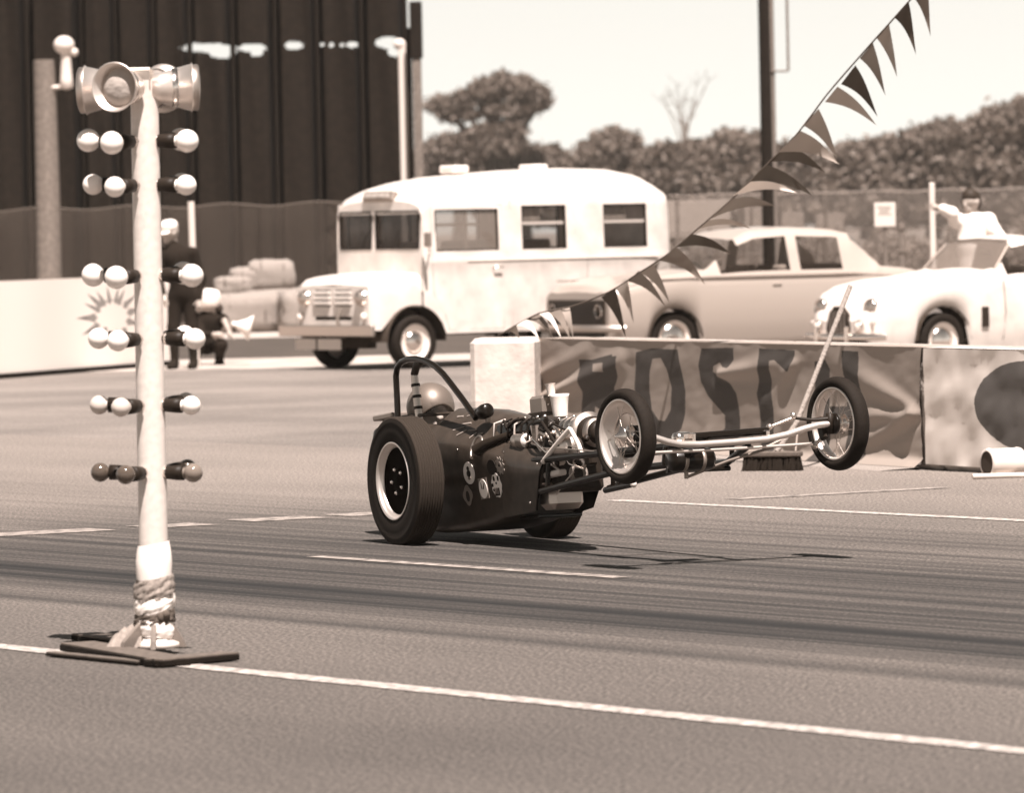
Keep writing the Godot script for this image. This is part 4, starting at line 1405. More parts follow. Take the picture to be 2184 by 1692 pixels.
# ---------- the grey two-door saloon
func build_saloon():
	var o := thing("saloon_car", "pale grey two-door saloon with a lighter roof parked behind the banner", "car", Vector3(1.493, 0, -65.453), PI + deg_to_rad(28))
	var wheels := [0.0, -2.6]
	var ext := [-0.42, -0.62, -0.9, -1.12, -1.2, -1.56, -1.7, -2.24, -2.45, -2.82]
	for w in wheels:
		for k in 11: ext.append(w + 0.345 * cos(PI * k / 10.0))
	var xs := stations(-3.5, 0.86, 0.12, ext)
	var table := [[0.86, 0.86, 0.76, 0.55, 0.34, 0.05], [0.7, 0.95, 0.8, 0.58, 0.3, 0.07], [0.3, 1.03, 0.81, 0.6, 0.28, 0.07], [-0.42, 1.1, 0.81, 0.62, 0.27, 0.07], [-0.62, 1.24, 0.81, 0.64, 0.27, 0.07], [-0.92, 1.46, 0.81, 0.64, 0.27, 0.06], [-1.15, 1.55, 0.81, 0.63, 0.27, 0.05], [-1.6, 1.575, 0.81, 0.62, 0.27, 0.05], [-2.2, 1.55, 0.81, 0.62, 0.27, 0.05], [-2.45, 1.5, 0.81, 0.62, 0.28, 0.05], [-2.66, 1.32, 0.81, 0.61, 0.28, 0.06], [-2.82, 1.09, 0.8, 0.6, 0.29, 0.07], [-3.2, 1.06, 0.79, 0.58, 0.32, 0.06], [-3.5, 0.98, 0.75, 0.54, 0.36, 0.06]]
	var sk := car_shell(o, xs, table, 1.02, wheels, 0.345, 0.31, func(x: float, j: int) -> String:
		var side := j if j < 13 else 25 - j
		if side >= 9 and x < -0.42 and x > -0.92: return "windscreen"
		if side >= 9 and x < -2.45 and x > -2.82: return "rear_window"
		if side >= 7 and side < 9:
			if x < -0.62 and x > -1.12: return "vent" + ("n" if j < 13 else "f")
			if x < -1.12 and x > -1.56: return "" if j < 13 else "door"
			if x < -1.7 and x > -2.24: return "quarter" + ("n" if j < 13 else "f")
		if side >= 7 and x < -0.62 and x > -2.82: return "roof"
		return "body")
	cap(sk.body, sk.first, false)
	cap(sk.body, sk.last, true)
	part(o, "body", sk.body, M.saloon_paint)
	part(o, "roof", sk.roof, M.saloon_roof)
	part(o, "windscreen", sk.windscreen, M.pane)
	part(o, "rear_window", sk.rear_window, M.pane)
	for e in ["n", "f"]:
		part(o, "side_window", sk["vent" + e], M.pane)
		part(o, "quarter_window", sk["quarter" + e], M.pane)
	part(o, "side_window", sk.door, M.pane)
	var b := MB.new()
	# grille, bumper, lamps on the nose
	b.box(Vector3(0.865, 0.62, 0), Vector3(0.04, 0.3, 1.34), Basis(), 0.02)
	var gr1 := part(o, "grille", b, M.grille_dark)
	for k in 5:
		b = MB.new()
		b.box(Vector3(0.89, 0.52 + k * 0.05, 0), Vector3(0.012, 0.009, 1.3))
		part(gr1, "grille_bar", b, M.holder)
	for s in [-1.0, 1.0]:
		round_lamp(o, "headlamp", Vector3(0.885, 0.64, 0.55 * s), 0.085, M.grille_dark)
	b = MB.new()
	b.tube([Vector3(0.7, 0.44, -0.84), Vector3(0.9, 0.44, -0.78), Vector3(0.96, 0.44, 0), Vector3(0.9, 0.44, 0.78), Vector3(0.7, 0.44, 0.84)], 0.045, 10)
	part(o, "bumper", b, M.brushed)
	b = MB.new()
	b.box(Vector3(0.87, 0.36, 0), Vector3(0.03, 0.12, 1.3), Basis(), 0.01)
	part(o, "valance", b, M.grille_dark)
	# window pillars and chrome line
	for s in [-1.0, 1.0]:
		b = MB.new()
		b.tube([Vector3(0.7, 0.98, 0.79 * s), Vector3(-0.5, 1.0, 0.805 * s), Vector3(-2.4, 1.0, 0.805 * s), Vector3(-3.4, 0.93, 0.76 * s)], 0.01, 6)
		part(o, "waist_strip", b, M.chrome)
		b = MB.new()
		b.box(Vector3(-1.3, 0.26, 0.73 * s), Vector3(1.9, 0.07, 0.05), Basis(), 0.015)
		part(o, "sill", b, M.dull_metal)
		b = MB.new()
		b.box(Vector3(-1.35, 0.9, 0.808 * s), Vector3(0.12, 0.02, 0.02), Basis(), 0.004)
		part(o, "door_handle", b, M.chrome)
		for w in wheels:
			arch_liner(o, w, s, 0.35, 0.31, 0.8, 0.45)
			road_wheel(o, Vector3(w, 0.31, 0.68 * s), 0.31, 0.15, s, M.hub_white, 0.17)
	b = MB.new()
	b.box(Vector3(-1.3, 0.3, 0), Vector3(3.6, 0.05, 1.2))
	part(o, "underbody", b, M.interior)
	for q in [[-1.35, -0.36], [-1.35, 0.36], [-2.2, 0.0]]:
		b = MB.new()
		b.box(Vector3(q[0] - 0.2, 0.85, q[1]), Vector3(0.13, 0.55, 0.55 if q[1] != 0 else 1.2), Basis(), 0.04)
		b.box(Vector3(q[0], 0.6, q[1]), Vector3(0.45, 0.14, 0.55 if q[1] != 0 else 1.2), Basis(), 0.04)
		part(o, "seat", b, M.upholstery)
	b = MB.new()
	var sw := []
	for k in 21: sw.append(Vector3(-0.95 + 0.05 * sin(TAU * k / 20.0), 1.0 + 0.16 * sin(TAU * k / 20.0), 0.36 + 0.17 * cos(TAU * k / 20.0)))
	b.tube(sw, 0.012, 6, false)
	part(o, "steering_wheel", b, M.holder)
	b = MB.new()
	b.box(Vector3(-0.55, 0.95, 0), Vector3(0.2, 0.14, 1.4), Basis(), 0.05)
	part(o, "dashboard", b, M.upholstery)

# ---------- the white sports car at the right
func build_roadster():
	var o := thing("sports_car", "white rounded sports car with twin nose lamps parked at the banner's far end", "car", Vector3(4.255, 0, -61.424), PI + deg_to_rad(35))
	var wheels := [0.0, -2.45]
	var ext := [-0.78, -1.05, -0.9, -1.5]
	for w in wheels:
		for k in 11: ext.append(w + 0.37 * cos(PI * k / 10.0))
	var xs := stations(-3.35, 0.9, 0.1, ext)
	var table := [[0.9, 0.56, 0.44, 0.4, 0.34, 0.1], [0.85, 0.7, 0.54, 0.4, 0.28, 0.14], [0.7, 0.84, 0.62, 0.4, 0.24, 0.12], [0.45, 0.93, 0.68, 0.4, 0.22, 0.1], [0.1, 0.98, 0.71, 0.5, 0.2, 0.08], [-0.4, 1.02, 0.72, 0.52, 0.2, 0.08], [-0.78, 1.08, 0.72, 0.55, 0.2, 0.08], [-1.05, 1.38, 0.72, 0.56, 0.2, 0.06], [-1.4, 1.44, 0.72, 0.54, 0.2, 0.06], [-1.75, 1.36, 0.72, 0.5, 0.2, 0.06], [-2.1, 1.05, 0.72, 0.5, 0.22, 0.08], [-2.7, 0.95, 0.7, 0.4, 0.24, 0.1], [-3.25, 0.78, 0.58, 0.35, 0.3, 0.1], [-3.35, 0.68, 0.5, 0.3, 0.34, 0.08]]
	var sk := car_shell(o, xs, table, 0.98, wheels, 0.37, 0.31, func(x: float, j: int) -> String:
		var side := j if j < 13 else 25 - j
		if side >= 9 and x < -0.78 and x > -1.05: return "windscreen"
		if side >= 7 and side < 9 and x < -0.9 and x > -1.5: return "side" + ("n" if j < 13 else "f")
		if side >= 9 and x < -1.8 and x > -2.05: return "rear_window"
		if side >= 7 and x < -1.05 and x > -2.1: return "roof"
		return "body")
	cap(sk.body, sk.first, false)
	cap(sk.body, sk.last, true)
	part(o, "body", sk.body, M.white_paint)
	part(o, "hard_top", sk.roof, M.white_paint)
	part(o, "windscreen", sk.windscreen, M.pane_grey)
	for e in ["n", "f"]: part(o, "side_window", sk["side" + e], M.pane)
	part(o, "rear_window", sk.rear_window, M.pane)
	var b := MB.new()
	# upright oval grille with bars
	b.plate([Vector2(-0.17, 0.34), Vector2(0.17, 0.34), Vector2(0.2, 0.46), Vector2(0.15, 0.62), Vector2(0.06, 0.7), Vector2(-0.06, 0.7), Vector2(-0.15, 0.62), Vector2(-0.2, 0.46)], 0.05, Transform3D(Basis(Vector3(0, 0, -1), Vector3(0, 1, 0), Vector3(1, 0, 0)), Vector3(0.9, 0.0, 0)))
	var g := part(o, "grille", b, M.grille_dark)
	for k in 5:
		b = MB.new()
		b.box(Vector3(0.93, 0.5, -0.12 + k * 0.06), Vector3(0.012, 0.3, 0.012))
		part(g, "grille_bar", b, M.dull_metal)
	for s in [-1.0, 1.0]:
		round_lamp(o, "headlamp", Vector3(0.82, 0.68, 0.43 * s), 0.1, M.brushed)
		round_lamp(o, "fog_lamp", Vector3(0.93, 0.48, 0.35 * s), 0.065, M.hub_white)
		round_lamp(o, "side_lamp", Vector3(0.86, 0.52, 0.52 * s), 0.035, M.hub_white)
	b = MB.new()
	b.tube([Vector3(0.78, 0.37, -0.66), Vector3(0.95, 0.37, -0.5), Vector3(1.0, 0.37, 0), Vector3(0.95, 0.37, 0.5), Vector3(0.78, 0.37, 0.66)], 0.04, 10)
	part(o, "bumper", b, M.chrome)
	for s in [-1.0, 1.0]:
		b = MB.new()
		b.box(Vector3(1.01, 0.4, 0.26 * s), Vector3(0.04, 0.17, 0.05), Basis(), 0.015)
		part(o, "overrider", b, M.chrome)
		b = MB.new()
		b.tube([Vector3(-0.78, 1.06, 0.62 * s), Vector3(-1.05, 1.34, 0.54 * s)], 0.016, 8)
		part(o, "screen_pillar", b, M.dull_metal)
		b = MB.new()
		b.tube([Vector3(-0.82, 0.94, 0.715 * s), Vector3(-0.84, 0.6, 0.722 * s), Vector3(-0.82, 0.3, 0.69 * s)], 0.006, 4, false)
		part(o, "door_gap", b, M.grille_dark)
		b = MB.new()
		b.box(Vector3(-0.55, 0.55, 0.722 * s), Vector3(0.1, 0.22, 0.012), Basis(), 0.004)
		part(o, "side_vent", b, M.grille_dark)
		for w in wheels:
			arch_liner(o, w, s, 0.375, 0.31, 0.7, 0.38)
			road_wheel(o, Vector3(w, 0.305, 0.6 * s), 0.305, 0.15, s, M.hub_white, 0.15)
	b = MB.new()
	b.tube([Vector3(-1.06, 1.37, -0.5), Vector3(-1.06, 1.39, 0), Vector3(-1.06, 1.37, 0.5)], 0.014, 6)
	part(o, "screen_rail", b, M.dull_metal)
	b = MB.new()
	b.box(Vector3(-0.99, 1.24, -0.2), Vector3(0.004, 0.06, 0.16), Basis(Vector3(0, 0, 1), -0.7))
	part(o, "tax_sticker", b, M.decal_mid)
	b = MB.new()
	b.box(Vector3(-1.1, 0.25, 0), Vector3(3.4, 0.05, 1.0))
	part(o, "underbody", b, M.interior)
	for z in [-0.33, 0.33]:
		b = MB.new()
		b.box(Vector3(-1.75, 0.75, z), Vector3(0.13, 0.6, 0.46), Basis(), 0.05)
		b.box(Vector3(-1.55, 0.45, z), Vector3(0.45, 0.14, 0.46), Basis(), 0.04)
		part(o, "seat", b, M.upholstery)

# ---------- barrier of pale blocks with banners hung on it
var bar_o := Vector3.ZERO
var bar_d := Vector3.ZERO
var bar_n := Vector3.ZERO
func bar_uv(px: float, py: float) -> Vector2:   # metres along the wall and up it
	var r := ray(px, py)
	var t := bar_n.dot(bar_o - Vector3(0, EYE, 0)) / bar_n.dot(r)
	var p := Vector3(0, EYE, 0) + r * t
	return Vector2((p - bar_o).dot(bar_d), p.y)

func build_barrier():
	bar_o = gr(1015, 941)
	var far := gr(2120, 1012)
	bar_d = (far - bar_o).normalized()
	bar_n = Vector3(-bar_d.z, 0, bar_d.x)
	var turn := atan2(-bar_d.z, bar_d.x)
	var H := 0.8
	# blocks under the cloth
	var k := 0
	for x in [bar_uv(1148, 860).x + 0.02, bar_uv(1148, 860).x + 1.57, bar_uv(1148, 860).x + 3.12, bar_uv(1148, 860).x + 4.67, bar_uv(1148, 860).x + 6.22, bar_uv(1148, 860).x + 7.77]:
		var o := thing("barrier_block", ["pale barrier block under the left end of the lettered banner", "pale barrier block behind the first letters of the banner", "pale barrier block behind the middle letters of the banner", "pale barrier block behind the right part of the lettered banner", "pale barrier block behind the white spotted banner", "pale barrier block continuing past the white spotted banner"][k], "barrier", bar_o + bar_d * x, turn, "barrier blocks in a row")
		var b := MB.new()
		b.box(Vector3(0.77, H / 2, -0.3), Vector3(1.53, H, 0.6), Basis(), 0.03)
		part(o, "block", b, M.concrete)
		k += 1
	# the last bale, turned to face along the track, wrapped in stained white sheeting
	var eo := thing("end_block", "stained white block standing bare at the left end of the lettered banner", "barrier", gr(1080, 957))
	var eb := MB.new()
	var en := FastNoiseLite.new()
	en.seed = 14
	en.frequency = 2.0
	eb.box(Vector3(0.01, 0.41, -0.25), Vector3(0.48, 0.82, 0.5), Basis(Vector3.UP, -0.12), 0.035)
	part(eo, "block", eb, M.stained_white)
	# lettered banner: cloth pulled tight at its corners
	var u0: Vector2 = bar_uv(1148, 860)
	var u1: Vector2 = bar_uv(1975, 880)
	var L := u1.x - u0.x
	var o := thing("lettered_banner", "grey cloth banner with large black capitals draped over the barrier blocks", "banner", bar_o + bar_d * u0.x, turn)
	var TW := 1024
	var TH := 256
	var im := Image.create(TW, TH, false, Image.FORMAT_RGB8)
	im.fill(Color(1, 1, 1))
	var T := func(list: Array) -> Array:
		var out := []
		for p in list:
			var q := bar_uv(p[0], p[1])
			out.append(Vector2((q.x - u0.x) / L * TW, (1.0 - (q.y - 0.02) / (H + 0.0)) * TH))
		return out
	var ink := Color(0.46, 0.46, 0.46)
	var Z := func(list: Array) -> Array:   # from a zoom of the photograph
		var out := []
		for p in list: out.append([(1340.0 + p[0] * 0.4762) / 1.1795, (830.0 + p[1] * 0.4762) / 1.1795])
		return out
	# first letter, R
	fill_poly(im, T.call(Z.call([[262, 150], [330, 150], [345, 215], [400, 215], [405, 135], [465, 130], [462, 240], [440, 300], [455, 400], [520, 700], [440, 700], [390, 430], [345, 400], [350, 700], [275, 700], [272, 380]])), ink)
	fill_poly(im, T.call(Z.call([[330, 150], [405, 130], [440, 120], [440, 165], [400, 215], [395, 165], [335, 172]])), ink)
	# O
	fill_poly(im, T.call(Z.call([[560, 110], [640, 90], [780, 95], [800, 200], [820, 320], [815, 440], [800, 520], [730, 600], [650, 560], [575, 440], [552, 300]])), ink)
	fill_poly(im, T.call(Z.call([[650, 145], [690, 140], [722, 200], [745, 300], [740, 420], [710, 480], [680, 475], [645, 420], [632, 320], [636, 210]])), Color(1, 1, 1))
	# S
	fill_poly(im, T.call(Z.call([[905, 90], [1075, 85], [1078, 150], [1050, 195], [1020, 190], [1000, 165], [968, 185], [965, 215], [1000, 240], [1050, 275], [1090, 330], [1105, 420], [1110, 540], [1095, 600], [1020, 640], [930, 630], [900, 560], [950, 540], [990, 560], [1030, 520], [1030, 450], [985, 400], [940, 350], [900, 270], [888, 180]])), ink)
	# P
	fill_poly(im, T.call(Z.call([[1212, 88], [1400, 100], [1398, 160], [1372, 215], [1340, 190], [1300, 150], [1275, 155], [1275, 300], [1285, 420], [1290, 700], [1225, 700], [1210, 420], [1195, 330], [1215, 180]])), ink)
	# last letter, two uprights joined by a stroke
	fill_poly(im, T.call(Z.call([[1500, 160], [1560, 150], [1583, 200], [1575, 330], [1590, 700], [1520, 700], [1500, 400]])), ink)
	fill_poly(im, T.call(Z.call([[1650, 100], [1735, 105], [1745, 260], [1760, 430], [1770, 580], [1782, 725], [1690, 725], [1680, 500], [1665, 260]])), ink)
	fill_poly(im, T.call(Z.call([[1560, 400], [1690, 400], [1695, 460], [1560, 460]])), ink)
	var m := mat("banner_cloth", 0.24, 0.85)
	m.albedo_texture = ImageTexture.create_from_image(im)
	m.texture_repeat = false
	m.cull_mode = BaseMaterial3D.CULL_DISABLED
	# folds: creases running from the pulled corners and eyelets
	var creases := []
	for c in [[1150, 852, 1330, 768, 0.045], [1155, 858, 1300, 930, 0.02], [1150, 800, 1260, 745, 0.02], [1965, 880, 1690, 900, 0.028], [1965, 884, 1740, 985, 0.03], [1960, 868, 1800, 780, 0.025], [1540, 795, 1700, 770, 0.03], [1700, 775, 1640, 850, 0.02], [1150, 905, 1280, 965, 0.02], [1500, 960, 1530, 900, 0.014], [1960, 990, 1750, 975, 0.018], [1380, 960, 1330, 880, 0.012]]:
		creases.append([bar_uv(c[0], c[1]), bar_uv(c[2], c[3]), c[4]])
	var n := FastNoiseLite.new()
	n.seed = 91
	n.frequency = 0.9
	var b := MB.new()
	b.sheet(150, 44, func(u, v):
		var p := Vector2(u0.x + u * L, 0.02 + v * H)
		var d := 0.02 + 0.012 * n.get_noise_2d(p.x * 1.2, p.y * 2.0)
		for c in creases:
			var a: Vector2 = c[0]
			var ab: Vector2 = c[1] - a
			var t := clampf((p - a).dot(ab) / ab.length_squared(), 0.0, 1.0)
			var off := p - a - ab * t
			var w := 0.035 + 0.05 * t
			d += c[2] * exp(-off.length_squared() / (w * w)) * (1.0 - 0.6 * t)
			var sgn := signf(off.y)
			d -= c[2] * 0.3 * exp(-pow(off.length() - w * 1.6, 2.0) / (w * w)) * (1.0 - 0.5 * t) * (1.0 if sgn < 0 else 0.4)
		var edge: float = 0.05 * sin(v * PI) * (1.0 if u > 0.5 else -1.0) * pow(absf(u - 0.5) * 2.0, 8.0)
		var lift: float = 0.0 if v > 0.06 else (0.06 - v) * 1.2
		return Vector3(u * L - edge, 0.02 + v * (H - 0.012), maxf(0.006, d) + lift))
	part(o, "cloth", b, m)
	b = MB.new()
	b.sheet(60, 4, func(u, v): return Vector3(u * L, H + 0.006 + 0.01 * sin(u * 23.0) * sin(v * 3.0), 0.025 - v * 0.3), true)
	part(o, "top_fold", b, M.flag_grey)
	b = MB.new()
	b.sheet(60, 3, func(u, v): return Vector3(u * L, 0.02 - 0.015 * v, 0.06 + v * (0.1 + 0.22 * u * u) + 0.02 * sin(u * 31.0) * v), true, true)
	part(o, "bottom_hem", b, M.straw)
	# plain white banner with a dark disc
	var w0: Vector2 = bar_uv(1978, 880)
	var o2 := thing("spotted_banner", "white cloth banner with a large dark disc beside the lettered banner", "banner", bar_o + bar_d * w0.x, turn)
	var im2 := Image.create(512, 256, false, Image.FORMAT_RGB8)
	im2.fill(Color(1, 1, 1))
	var L2 := 2.2
	var dc: Vector2 = bar_uv(2196, 872)
	var pts := []
	for a in 40: pts.append(Vector2(((dc.x - w0.x) + 0.66 * cos(TAU * a / 40.0)) / L2 * 512, (1.0 - (dc.y + 0.3 * sin(TAU * a / 40.0)) / H) * 256))
	fill_poly(im2, pts, Color(0.42, 0.42, 0.42))
	var m2 := mat("spotted_cloth", 0.7, 0.85)
	m2.albedo_texture = ImageTexture.create_from_image(im2)
	m2.texture_repeat = false
	b = MB.new()
	b.sheet(50, 16, func(u, v): return Vector3(u * L2, 0.04 + v * (H - 0.04), 0.012 + 0.016 * n.get_noise_2d(u * 5.0, v * 3.0) + 0.01), true)
	part(o2, "cloth", b, m2)
	b = MB.new()
	b.sheet(30, 3, func(u, v): return Vector3(u * L2, H + 0.006, 0.02 - v * 0.2), true)
	part(o2, "top_fold", b, M.post_pale)
	build_broom()

func build_broom():
	var foot := gr(1648, 1006)
	var o := thing("yard_broom", "wide black-bristled broom leaning on the lettered banner", "broom", foot)
	var t := gr(1590, 1008) - gr(1700, 1012)
	var dir := Vector3(t.x, 0, t.z * 0.25).normalized()
	var bs := Basis(dir, Vector3.UP, dir.cross(Vector3.UP))
	var b := MB.new()
	b.box(Vector3(0, 0.115, 0), Vector3(0.4, 0.035, 0.09), bs, 0.012)
	part(o, "head", b, M.timber)
	b = MB.new()
	b.fresh(false)
	var r := RandomNumberGenerator.new()
	r.seed = 3
	for k in 420:
		var x := r.randf_range(-0.19, 0.19)
		var z := r.randf_range(-0.035, 0.035)
		var p0 := bs * Vector3(x, 0.105, z)
		var p1 := bs * Vector3(x * 1.04 + r.randf_range(-0.012, 0.012), 0.005, z * 1.5 + r.randf_range(-0.012, 0.012))
		var s := Vector3(0.004, 0, 0.002)
		b.quad(p0 - s, p0 + s, p1 + s * 1.3, p1 - s * 1.3)
	part(o, "bristles", b, M.bristle)
	var D := -foot.z
	var q := at(1813, 610, D + 0.55) - foot
	var j := at(1700, 900, D + 0.1) - foot
	b = MB.new()
	b.tube([bs * Vector3(-0.03, 0.13, 0), j, q], 0.017, 8)
	part(o, "handle", b, M.straw)
	b = MB.new()
	b.tube([bs * Vector3(-0.16, 0.13, 0), j * Vector3(1, 0.8, 1)], 0.009, 6)
	b.tube([bs * Vector3(0.1, 0.13, 0), j * Vector3(1, 0.8, 1)], 0.009, 6)
	part(o, "stay", b, M.dull_metal)

# ---------- bunting strung from the barrier up to a pole out of frame
func build_bunting():
	# pixel path of the cord and the distance of each point
	var path := [[1062, 716, 40.8], [1150, 668, 40.6], [1215, 655, 40.5], [1300, 622, 40.2], [1350, 590, 40.1], [1420, 545, 39.9], [1470, 503, 39.8], [1560, 425, 39.5], [1625, 360, 39.3], [1700, 285, 39.1], [1760, 205, 38.9], [1840, 112, 38.6], [1900, 45, 38.3], [2010, -80, 38.0], [2140, -230, 37.6]]
	var pts := []
	for p in path: pts.append(at(p[0], p[1], p[2]))
	var o := thing("bunting", "string of pennants of mixed tones rising from the barrier blocks to a tall pole", "bunting", Vector3(pts[0].x, 0, pts[0].z))
	var crv := Curve3D.new()
	for k in pts.size():
		var tan: Vector3 = (pts[mini(k + 1, pts.size() - 1)] - pts[maxi(k - 1, 0)]) * 0.16
		crv.add_point(pts[k] - o.position, -tan, tan)
	var fine := []
	var total := crv.get_baked_length()
	for k in 161: fine.append(crv.sample_baked(total * k / 160.0))
	var b := MB.new()
	b.tube(fine, 0.006, 5, false)
	part(o, "cord", b, M.rope)
	# pennants: [base x, base y, base2 x, base2 y, tip x, tip y, material]
	var fl := [[1072, 712, 1098, 693, 1108, 722, "flag_dark"], [1098, 695, 1122, 682, 1150, 722, "flag_white"], [1122, 682, 1150, 670, 1180, 722, "flag_mid"], [1150, 670, 1170, 666, 1196, 720, "flag_white"], [1168, 668, 1196, 660, 1215, 722, "flag_mid"], [1190, 662, 1215, 655, 1222, 722, "flag_grey"],
		[1282, 634, 1312, 615, 1335, 722, "flag_dark"], [1312, 616, 1338, 600, 1352, 690, "flag_grey"], [1338, 600, 1362, 578, 1420, 655, "flag_mid"], [1362, 580, 1392, 563, 1428, 648, "flag_grey"], [1405, 556, 1442, 528, 1505, 608, "flag_mid"], [1440, 528, 1475, 500, 1560, 543, "flag_dark"], [1480, 492, 1512, 470, 1600, 488, "flag_grey"], [1512, 468, 1560, 425, 1655, 440, "flag_mid"], [1563, 418, 1600, 388, 1700, 412, "flag_white"], [1598, 388, 1636, 352, 1732, 418, "flag_dark"], [1640, 346, 1675, 312, 1760, 368, "flag_dark"], [1660, 325, 1706, 280, 1790, 352, "flag_grey"], [1712, 268, 1745, 232, 1785, 340, "flag_grey"], [1758, 218, 1785, 185, 1868, 268, "flag_grey"], [1792, 180, 1822, 140, 1870, 250, "flag_dark"], [1832, 125, 1860, 92, 1888, 204, "flag_mid"], [1868, 82, 1895, 50, 1910, 165, "flag_grey"], [1905, 38, 1935, 4, 1952, 118, "flag_dark"], [1945, -6, 1975, -40, 1985, 78, "flag_mid"]]
	var i := 0
	for f in fl:
		var near := func(px: float, py: float) -> Vector3:
			# distance taken from the nearest point of the cord
			var best := 1e9
			var d := 39.5
			for k in path.size() - 1:
				for q in 8:
					var t := q / 8.0
					var xx: float = lerpf(path[k][0], path[k + 1][0], t)
					var yy: float = lerpf(path[k][1], path[k + 1][1], t)
					var e: float = (xx - px) * (xx - px) + (yy - py) * (yy - py)
					if e < best:
						best = e
						d = lerpf(path[k][2], path[k + 1][2], t)
			return at(px, py, d) - o.position
		var a: Vector3 = near.call(f[0], f[1])
		var c: Vector3 = near.call(f[2], f[3])
		var tip: Vector3 = at(f[4], f[5], -(a.z + o.position.z)) - o.position
		if i < 6: tip.z += 0.3
		tip.z += 0.07 * sin(i * 2.3)
		tip.y = maxf(tip.y, 0.83)
		b = MB.new()
		var bow := 0.05 * sin(i * 1.9 + 1.0)
		b.sheet(4, 8, func(u, v):
			var p: Vector3 = a.lerp(c, u).lerp(tip, v)
			return p + Vector3(0, 0.035 * sin(v * PI), bow * sin(v * PI * 1.3 + u)) )
		part(o, "pennant", b, M[f[6]])
		i += 1
	# the pole its far end is tied to, just outside the frame
	var e := pts[-1] as Vector3
	var p2 := thing("bunting_pole", "tall pale pole that carries the upper end of the bunting", "pole", Vector3(e.x + 0.9, 0, e.z))
	b = MB.new()
	b.tube([Vector3.ZERO, Vector3(0, e.y + 0.2, 0)], 0.05, 10)
	part(p2, "shaft", b, M.post_pale)
	b = MB.new()
	b.tube([Vector3(0, e.y + 0.1, 0), Vector3(-0.9, e.y, 0)], 0.006, 5)
	part(p2, "tie", b, M.rope)

func build_litter():
	# pale tin lying at the foot of the white banner
	var c := gr(2105, 1022)
	var o := thing("oil_drum", "small pale drum lying on its side before the white spotted banner", "drum", c)
	var b := MB.new()
	var t := Transform3D(Basis(Vector3(0, 1, 0), Vector3(0.9, 0, -0.42).normalized(), Vector3(0.42, 0, 0.9).normalized()), Vector3(0, 0.1, 0))
	b.lathe([Vector2(0.075, -0.0), Vector2(0.09, 0.0), Vector2(0.094, 0.02), Vector2(0.09, 0.04), Vector2(0.09, 0.2), Vector2(0.094, 0.22), Vector2(0.09, 0.24), Vector2(0, 0.24)], t, 20)
	part(o, "barrel", b, M.post_pale)
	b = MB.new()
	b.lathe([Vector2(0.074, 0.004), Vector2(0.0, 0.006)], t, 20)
	part(o, "dark_end", b, M.interior)  # flat dark disc paints the shade of the hollow drum mouth
	b = MB.new()
	b.tube([Vector3(-0.1, 0.02, 0.1), Vector3(0.15, 0.02, 0.02), Vector3(0.4, 0.02, 0.06)], 0.018, 7)
	part(o, "prop", b, M.post_pale)

